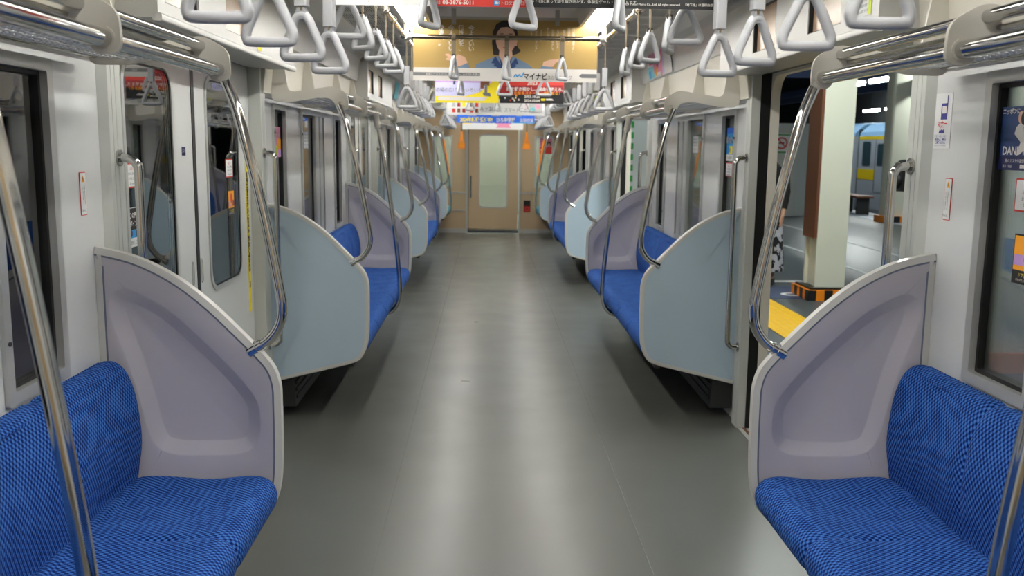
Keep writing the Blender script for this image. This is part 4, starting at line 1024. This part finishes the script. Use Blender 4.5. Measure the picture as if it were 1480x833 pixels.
# ------------------------------------------------------------------ the platform outside on the right
PZ = -.03
def platform():
    mb = MB(); mb.box(1.47, 9.2, -8, 60, PZ-.4, PZ)
    p = struct('floor_platform', mb.mesh('platform', mt['plat'], smooth=0), 'dark asphalt station platform')
    mb = MB(); mb.box(9.0, 9.2, -8, 60, PZ, PZ+.004); part('edge_stone', mb.mesh('edge_stone', mt['line'], smooth=0), p)
    mb = MB(); mb.box(8.35, 8.85, -8, 60, PZ, PZ+.004); part('edge_blue', mb.mesh('edge_blue', mt['trains'], smooth=0), p)
    for x in (4.63, 5.9): mb = MB(); mb.box(x-.03, x+.03, -8, 60, PZ, PZ+.003); part('painted_line', mb.mesh('painted_line', mt['line'], smooth=0), p)
    mb = MB(); mb.box(3.05, 3.95, 10.66, 10.76, PZ, PZ+.003); part('painted_dash', mb.mesh('painted_dash', mt['paper'], smooth=0), p)
    mb = MB(); mb.box(2.85, 3.45, 9.45, 10.3, PZ, PZ+.003); a = part('painted_patch', mb.mesh('painted_patch', mt['steelb'], smooth=0), p)
    mb = MB(); q = [(x, y, PZ+.0045) for x, y in ell(3.15, 9.72, .14, .10, 20)]; r = [(x, y, PZ+.0045) for x, y in ell(3.15, 9.72, .09, .06, 20)]
    mb.ring(q, r, (0, 0, .001)); part('painted_number', mb.mesh('painted_number', mt['paper'], smooth=0), p)
    mb = MB(); mb.box(9.2, 16, -8, 60, -1.3, -1.25); struct('floor_trackbed', mb.mesh('trackbed', mt['roofd'], smooth=0), 'dark track bed beyond the platform')
    mb = MB(); mb.box(2.33, 2.80, -8, 60, PZ, PZ+.006)
    nb = MB()
    for j in range(46):
        for i in range(7):
            x = 2.365+.066*i; y = 7.2+.066*j; nb.tube([(x, y, PZ+.005), (x, y, PZ+.011)], [.022, .015], 8)
    t = struct('floor_tactile', mb.mesh('tactile', mt['tactile'], smooth=0), 'yellow tactile paving strip on the platform'); part('domes', nb.mesh('domes', mt['tactile']), t)['kind'] = 'stuff'
    mb = MB(); mb.box(1.6, 19, -8, 70, 5.2, 5.3); struct('ceiling_station', mb.mesh('station_roof', mt['roofd'], smooth=0), 'dark station roof')
    mb = MB(); mb.box(19, 19.2, -8, 75, -1.3, 5.2); mb.box(1.6, 19, 74, 74.2, -1.3, 5.2); struct('wall_station_far', mb.mesh('station_far', mt['dwall'], smooth=0), 'dark far wall of the station')
    # beams
    mb = MB()
    for y in (12, 18, 24, 30, 36, 44): mb.box(2, 18, y-.1, y+.1, 4.75, 5.2)
    mb.box(8.9, 9.05, -5, 60, 2.84, 3.0); mb.box(10.6, 10.7, 0, 60, 3.3, 3.5)
    struct('trim_60', mb.mesh('station_beams', mt['steelb'], smooth=0), 'dark blue steel beams under the station roof')
    # pillar in front
    t = thing('platform_pillar', 'cream steel pillar with a brown guard board on the platform outside the open door', 'pillar', (3.405, 9.575, PZ))
    mb = MB(); x0, x1, y0, y1 = 3.25, 3.56, 9.40, 9.75
    pts = [(x0, y0), (x1, y0), (x1, y0+.03), (x1-.03, y0+.05), (x1-.03, y1-.05), (x1, y1-.03), (x1, y1), (x0, y1), (x0, y1-.03), (x0+.03, y1-.05), (x0+.03, y0+.05), (x0, y0+.03)]
    mb.prism([(x, y, PZ+.1) for x, y in pts], (0, 0, 5.1)); part('post', mb.mesh('post', mt['pillar'], t.location, smooth=0), t)
    mb = MB(); mb.box(x0-.03, x0, y0+.0, y1, .60, 2.12); part('guard_board', mb.mesh('guard_board', mt['wood'], t.location, smooth=0), t)
    mb = MB(); mb.box(x0-.09, x1+.09, y0-.09, y1+.09, PZ, PZ+.11); part('foot', mb.mesh('foot', mt['orange'], t.location, smooth=0), t)
    mb = MB()
    for i in range(3): mb.box(x0-.092+.17*i, x0-.092+.17*i+.085, y0-.093, y0-.088, PZ, PZ+.11); mb.box(x0-.093, x0-.088, y0-.09+.17*i, y0-.005+.17*i, PZ, PZ+.11)
    mb.box(x0-.06, x1+.06, y0-.06, y1+.06, PZ+.11, PZ+.13); part('hazard_bands', mb.mesh('hazard_bands', mt['black'], t.location, smooth=0), t)
    t = thing('platform_pillar', 'cream round-edged pillar farther off with an orange foot, right of the train', 'pillar', (8.55, 19.8, PZ))
    mb = MB(); mb.rbox(8.32, 8.78, 19.6, 20.0, PZ+.14, 5.2, .06, 'z'); part('post', mb.mesh('post', mt['pillar'], t.location), t)
    mb = MB(); mb.rbox(8.25, 8.85, 19.53, 20.07, PZ, PZ+.14, .04, 'z'); part('foot', mb.mesh('foot', mt['orange'], t.location), t)
    mb = MB(); mb.rbox(8.40, 8.60, 19.525, 19.53, PZ, PZ+.14, .004, 'y'); part('hazard_bands', mb.mesh('hazard_bands', mt['black'], t.location), t)
    t = thing('platform_pillar', 'pale pillar with a green dashed stripe seen through the second right doorway', 'pillar', (2.30, 15.2, PZ))
    mb = MB(); mb.box(2.14, 2.46, 15.0, 15.4, PZ, 5.1); part('post', mb.mesh('post', mt['stw'], t.location, smooth=0), t)
    mb = MB()
    for i in range(14): mb.box(2.145, 2.215, 14.994, 15.0, .1+.17*i, .2+.17*i)
    part('green_stripe', mb.mesh('green_stripe', mt['green'], t.location, smooth=0), t)
    t = thing('platform_pillar', 'broad pale green-white pillar seen through the near right window', 'pillar', (3.7, 6.5, PZ))
    mb = MB(); mb.rbox(3.30, 4.10, 6.3, 6.7, PZ, 5.2, .03, 'z'); part('post', mb.mesh('post', mt['pwhite'], t.location), t)
    mb = MB(); mb.rbox(3.26, 4.14, 6.26, 6.74, PZ, PZ+.14, .03, 'z'); part('foot', mb.mesh('foot', mt['orange'], t.location), t)
    # booth wall
    t = thing('platform_booth', 'pale booth wall with a no-smoking sign at the back of the platform', 'booth', (6.4, 21.6, PZ))
    mb = MB(); mb.box(5.2, 7.25, 21.3, 22.2, PZ, 2.02); mb.box(5.15, 7.3, 21.25, 22.25, 2.02, 2.06); part('walls', mb.mesh('walls', mt['stw'], t.location, smooth=0), t)
    mb = MB(); mb.box(6.2, 6.86, 21.285, 21.30, PZ+.05, 1.95); mb.box(6.9, 6.92, 21.285, 21.3, PZ, 1.95); part('door', mb.mesh('door', mt['greyp'], t.location, smooth=0), t)
    b = Board('sign', '', '', (6.55, 21.284, 1.62), (1, 0, 0), .36, .44, .004, base='paper', parent=t)
    b.art([('green', -.18, .18, .17, .20), ('green', -.18, .18, -.22, -.19), ('red', ell(0, 0, .135, .135)), ('paper', ell(0, 0, .10, .10)), ('ink', -.07, .06, -.015, .015), ('red', [(-.08, .06), (-.06, .08), (.08, -.06), (.06, -.08)])])
    # the parked train
    def car(y0, y1, label, wins, doors):
        t = thing('train_car', label, 'train', (14.4, (y0+y1)/2, -1.2))
        X = 13.0
        prof = [(X+.06, -.9), (X, -.5), (X, 1.95), (X+.05, 2.10), (X+.35, 2.36), (X+.9, 2.46), (X+1.9, 2.46), (X+2.75, 1.95), (X+2.8, -.9)]
        mb = MB(); mb.prism([(x, y0, z) for x, z in prof[:3]+prof[-2:]], (0, y1-y0, 0)); part('body', mb.mesh('body', mt['trains'], t.location, smooth=0), t)
        mb = MB(); mb.prism([(x, y0, z) for x, z in prof[2:8]], (0, y1-y0, 0)); part('roof', mb.mesh('roof', mt['troof'], t.location, smooth=20), t)
        mb = MB(); mb.box(X-.006, X, y0, y1, 1.84, 1.95); mb.box(X-.006, X, y0, y1, .47, .82); part('yellow_bands', mb.mesh('yellow_bands', mt['tyel'], t.location, smooth=0), t)
        for a, b_ in wins:
            mb = MB(); mb.prism([(X-.008, y, z) for y, z in rrect(a, b_, .94, 1.77, .08)], (.01, 0, 0)); part('window', mb.mesh('window', mt['tglass'], t.location), t)
        for a, b_ in doors:
            mb = MB(); mb.box(X-.012, X, a, b_, .08, 1.84); o = part('door', mb.mesh('door', mt['trains'], t.location, smooth=0), t)
            mb = MB(); mb.prism([(X-.016, y, z) for y, z in rrect(a+.12, b_-.12, .95, 1.70, .08)], (.006, 0, 0)); part('door_window', mb.mesh('door_window', mt['tglass'], t.location), o)
            mb = MB(); mb.box(X-.014, X-.001, a-.04, a, .08, 1.84); mb.box(X-.014, X-.001, b_, b_+.04, .08, 1.84); part('door_gap', mb.mesh('door_gap', mt['black'], t.location, smooth=0), o)
        mb = MB(); mb.box(X+.2, X+2.6, y0+.3, y1-.3, -1.25, -.89); part('underframe', mb.mesh('underframe', mt['black'], t.location, smooth=0), t)
        return t
    car(14, 33.1, 'silver commuter train car with yellow bands, right of the coupling gap', [(32.05, 32.75), (29.0, 29.7), (27.2, 28.2)], [(30.4, 31.6), (25.4, 26.6)])
    t = car(33.55, 52, 'silver commuter train car with yellow bands, left of the coupling gap', [(33.85, 34.55), (37.4, 38.4)], [(35.2, 36.5)])
    mb = MB(); mb.box(13.15, 15.6, 33.1, 33.55, -.7, 2.2); part('gangway_bellows', mb.mesh('gangway_bellows', mt['black'], t.location, smooth=0), t)
    # bench on the platform before the train
    t = thing('platform_bench', 'low brown bench on the platform in front of the parked train', 'bench', (8.9, 22.6, PZ))
    mb = MB(); mb.box(8.6, 9.0, 21.9, 23.2, .36, .41); part('seat', mb.mesh('seat', mt['wood'], t.location, smooth=0), t)
    for y in (22.05, 23.05): mb = MB(); mb.box(8.65, 8.95, y-.03, y+.03, PZ, .36); part('leg', mb.mesh('leg', mt['roofd'], t.location, smooth=0), t)
    # platform lamps; unseen ones added to light the platform and the parked train
    i = 0
    for x, z, y0, y1 in ((9.6, 3.2, 22.9, 24.05), (9.6, 3.2, 24.5, 25.15), (16.9, 3.2, 39.4, 40.3), (16.9, 3.2, 41.0, 42.6), (16.9, 3.2, 44.3, 45.3), (2.9, 3.3, 4.4, 5.7), (2.6, 3.3, 7.4, 8.7), (5.6, 3.3, 6.0, 7.3), (5.6, 3.3, 12, 13.3), (9.6, 3.2, 18.0, 19.3), (3.2, 3.3, 14.4, 15.7), (11.8, 4.5, 26.5, 28.0), (11.8, 4.5, 29.5, 31), (11.8, 4.5, 32.5, 34), (11.8, 4.5, 35.5, 37)):
        lb = ['bright tube lamp above the platform by the train, right piece', 'bright tube lamp above the platform by the train, left piece'][i] if i < 2 else 'tube lamp under the station roof, set partly added unseen, %s along' % (ORD(i) if i < 10 else str(i+1)+'th')
        t = thing('platform_lamp', lb, 'ceiling lamp', (x, (y0+y1)/2, z), 'platform tube lamps')
        mb = MB(); mb.tube([(0, y0-(y0+y1)/2, 0), (0, (y1-y0)/2, 0)], .05, 10); part('tube', mb.mesh('tube', mt['plamp']), t)
        mb = MB(); mb.box(-.09, .09, (y0-y1)/2, (y1-y0)/2, .05, .09); mb.box(-.01, .01, -.01, .01, .09, 5.2-z); part('fitting', mb.mesh('fitting', mt['roofd'], smooth=0), t)
        i += 1
platform()

# ------------------------------------------------------------------ people on the platform
def skin_body(joints, edges, name, mat, parent, sub=2):
    me = bpy.data.meshes.new('body_skeleton'); me.from_pydata([j[0] for j in joints], edges, [])
    o = bpy.data.objects.new('body_skeleton', me); COL.objects.link(o)
    sk = o.modifiers.new('skin', 'SKIN'); sk.use_smooth_shade = True; sk.branch_smoothing = .6
    for i, j in enumerate(joints):
        sv = me.skin_vertices[0].data[i]; r = j[1]; sv.radius = r if isinstance(r, tuple) else (r, r); sv.use_root = (i == 0)
    if sub: m = o.modifiers.new('sub', 'SUBSURF'); m.levels = m.render_levels = sub
    bpy.context.view_layer.update(); dg = bpy.context.evaluated_depsgraph_get()
    r = bpy.data.meshes.new_from_object(o.evaluated_get(dg)); COL.objects.unlink(o); bpy.data.objects.remove(o)
    r.materials.clear(); r.materials.append(mt[mat]); r.shade_smooth()
    return part(name, r, parent)
def person(label, loc, rz, h, skirt, bag, group=None):
    t = thing('person', label, 'person', loc); t.rotation_euler = (0, 0, rz)
    k = h/1.65
    J = []; E = []
    def j(x, y, z, r, par=None):
        J.append(((x*k, y*k, z*k), r if isinstance(r, tuple) else r*k)); i = len(J)-1
        if par is not None: E.append((par, i))
        return i
    pel = j(0, 0, .90, (.135*k, .10*k)); wa = j(0, 0, 1.05, (.115*k, .085*k), pel); ch = j(0, 0, 1.24, (.14*k, .095*k), wa); nb_ = j(0, -.005, 1.37, .055, ch); nk = j(0, -.005, 1.42, .045, nb_); hd = j(0, .005, 1.52, (.072*k, .088*k), nk); tp = j(0, .0, 1.60, (.06*k, .072*k), hd)
    nose = j(0, .10, 1.51, .012, hd)
    for s in (-1, 1):
        sh = j(.165*s, -.005, 1.33, .050, ch); el = j(.205*s, -.02, 1.07, .038, sh); wr = j(.20*s, .03, .84, .026, el); pm = j(.198*s, .045, .79, (.018*k, .034*k), wr)
        for q, L in ((-.03, .060), (-.010, .075), (.010, .080), (.030, .072)):
            a = j(.197*s, .045-q, .745, .0085, pm); b2 = j((.197-.006)*s, .05-q, .745-L*.5, .0080, a); j((.197-.016)*s, .056-q, .745-L, .0065, b2)
        a = j(.19*s, .085, .775, .0095, pm); j(.182*s, .10, .735, .0075, a)
        hip = j(.085*s, 0, .84, .088, pel); kn = j(.09*s, .012, .47, .056, hip); an = j(.09*s, -.012, .085, .038, kn); ft = j(.092*s, .05, .035, .036, an); j(.095*s, .135, .025, .028, ft)
    skin_body(J, E, 'body', 'skinp', t)
    def shell(name, rows, mat, label=None):
        mb = MB(); n = 28
        mb.grid([[(cx*k+rx*k*math.cos(2*PI*i/n), cy*k+ry*k*math.sin(2*PI*i/n), z*k) for i in range(n)] for cx, cy, rx, ry, z in rows], True)
        for a in (0, len(rows)-1): mb.f.append(tuple(range(a*n, a*n+n))); mb.m.append(0)
        return part(name, mb.mesh(name, mt[mat], smooth=60), t)
    if skirt:
        shell('skirt', [(0, 0, .145, .115, 1.02), (0, 0, .165, .135, .9), (0, 0, .19, .16, .7), (0, .005, .21, .18, .45), (0, .005, .23, .20, .20), (0, .005, .225, .195, .16)], 'floral')
    else:
        shell('jacket_hem', [(0, 0, .155, .12, 1.05), (0, 0, .175, .14, .85), (0, 0, .175, .14, .76)], 'jean')
        for s in (-1, 1): shell('trouser_leg', [(.07*s, 0, .10, .105, .88), (.088*s, .005, .085, .09, .65), (.09*s, .01, .07, .075, .45), (.09*s, -.005, .066, .075, .09)], 'jean')
    shell('top', [(0, 0, .15, .115, .93), (0, 0, .145, .108, 1.05), (0, 0, .165, .12, 1.22), (0, -.002, .175, .115, 1.32), (0, -.005, .12, .085, 1.385), (0, -.005, .062, .058, 1.42)], 'jean')
    for s in (-1, 1):
        mb = MB(); mb.tube([(p[0]*k, p[1]*k, p[2]*k) for p in ((.145*s, -.005, 1.345), (.172*s, -.006, 1.31), (.19*s, -.012, 1.2), (.207*s, -.02, 1.07), (.204*s, .0, .96), (.201*s, .022, .88))], [.05*k, .064*k, .058*k, .052*k, .046*k, .040*k], 14)
        part('sleeve', mb.mesh('sleeve', mt['jean'], smooth=60), t)
    mb = MB()
    mb.sphere((0, -.012*k, 1.555*k), .105*k, 18, 10, None, (.88, 1.0, .95)); part('hair', mb.mesh('hair', mt['hair'], smooth=60), t).location = (0, -.012*k, .012*k)
    for s in (-1, 1):
        mb = MB(); mb.sphere((.092*s*k, -.045*k if False else .02*k, 1.515*k), .02*k, 10, 6, None, (.4, 1, 1.4)); part('ear', mb.mesh('ear', mt['skinp']), t)
        mb = MB(); mb.rbox((.09*s-.04)*k, (.09*s+.04)*k, -.06*k, .165*k, 0, .07*k, .03*k, 'z'); part('shoe', mb.mesh('shoe', mt['black']), t)
    if bag:
        mb = MB(); mb.rbox(-.15*k, .15*k, -.29*k, -.115*k, .93*k, 1.36*k, .06*k, 'z'); mb.sphere((0, -.2*k, 1.36*k), .13*k, 16, 8, None, (1.1, .65, .4)); mb.sphere((0, -.3*k, 1.08*k), .11*k, 16, 8, None, (1, .4, 1))
        part('backpack', mb.mesh('backpack', mt['black'], smooth=50), t)
    return t
person('person in black top and black-and-white floral skirt on the platform by the door edge', (3.06, 10.55, PZ), 2.6, 1.62, True, False)
person('person in black with a backpack at the right edge of the open doorway', (6.33, 14.0, PZ), -1.5, 1.62, False, True)

# ------------------------------------------------------------------ light, camera, view
w = bpy.data.worlds.new('night'); SC.world = w; w.use_nodes = True
w.node_tree.nodes['Background'].inputs[0].default_value = (.02, .025, .03, 1); w.node_tree.nodes['Background'].inputs[1].default_value = .6

f, cx, yaw, pit, roll = 1354.34, -.10174, .02745205, .15104067, .01110674
cam = bpy.data.cameras.new('camera'); co = bpy.data.objects.new('camera', cam); COL.objects.link(co)
cam.sensor_width = 36; cam.sensor_fit = 'HORIZONTAL'; cam.lens = f/1480*36; cam.clip_start = .02; cam.clip_end = 300
r0 = Vector((math.cos(yaw), -math.sin(yaw), 0)); f0 = Vector((math.sin(yaw), math.cos(yaw), 0)); Z = Vector((0, 0, 1))
F = f0*math.cos(pit)-Z*math.sin(pit); Uu = f0*math.sin(pit)+Z*math.cos(pit)
Rr = r0*math.cos(roll)+Uu*math.sin(roll); Up = Uu*math.cos(roll)-r0*math.sin(roll)
mw = Matrix((Rr, Up, -F)).transposed().to_4x4(); mw.translation = Vector((cx, 0, 1.50)); co.matrix_world = mw
cam.dof.use_dof = True; cam.dof.focus_distance = 3.1; cam.dof.aperture_fstop = 5.0
SC.camera = co
SC.cycles.use_denoising = True
SC.cycles.max_bounces = 10; SC.cycles.transparent_max_bounces = 16; SC.cycles.glossy_bounces = 6
SC.cycles.sample_clamp_indirect = 6; SC.cycles.caustics_reflective = False
SC.view_settings.view_transform = 'Standard'; SC.view_settings.look = 'None'; SC.view_settings.gamma = 1
SC.view_settings.use_curve_mapping = False; SC.view_settings.exposure = .75
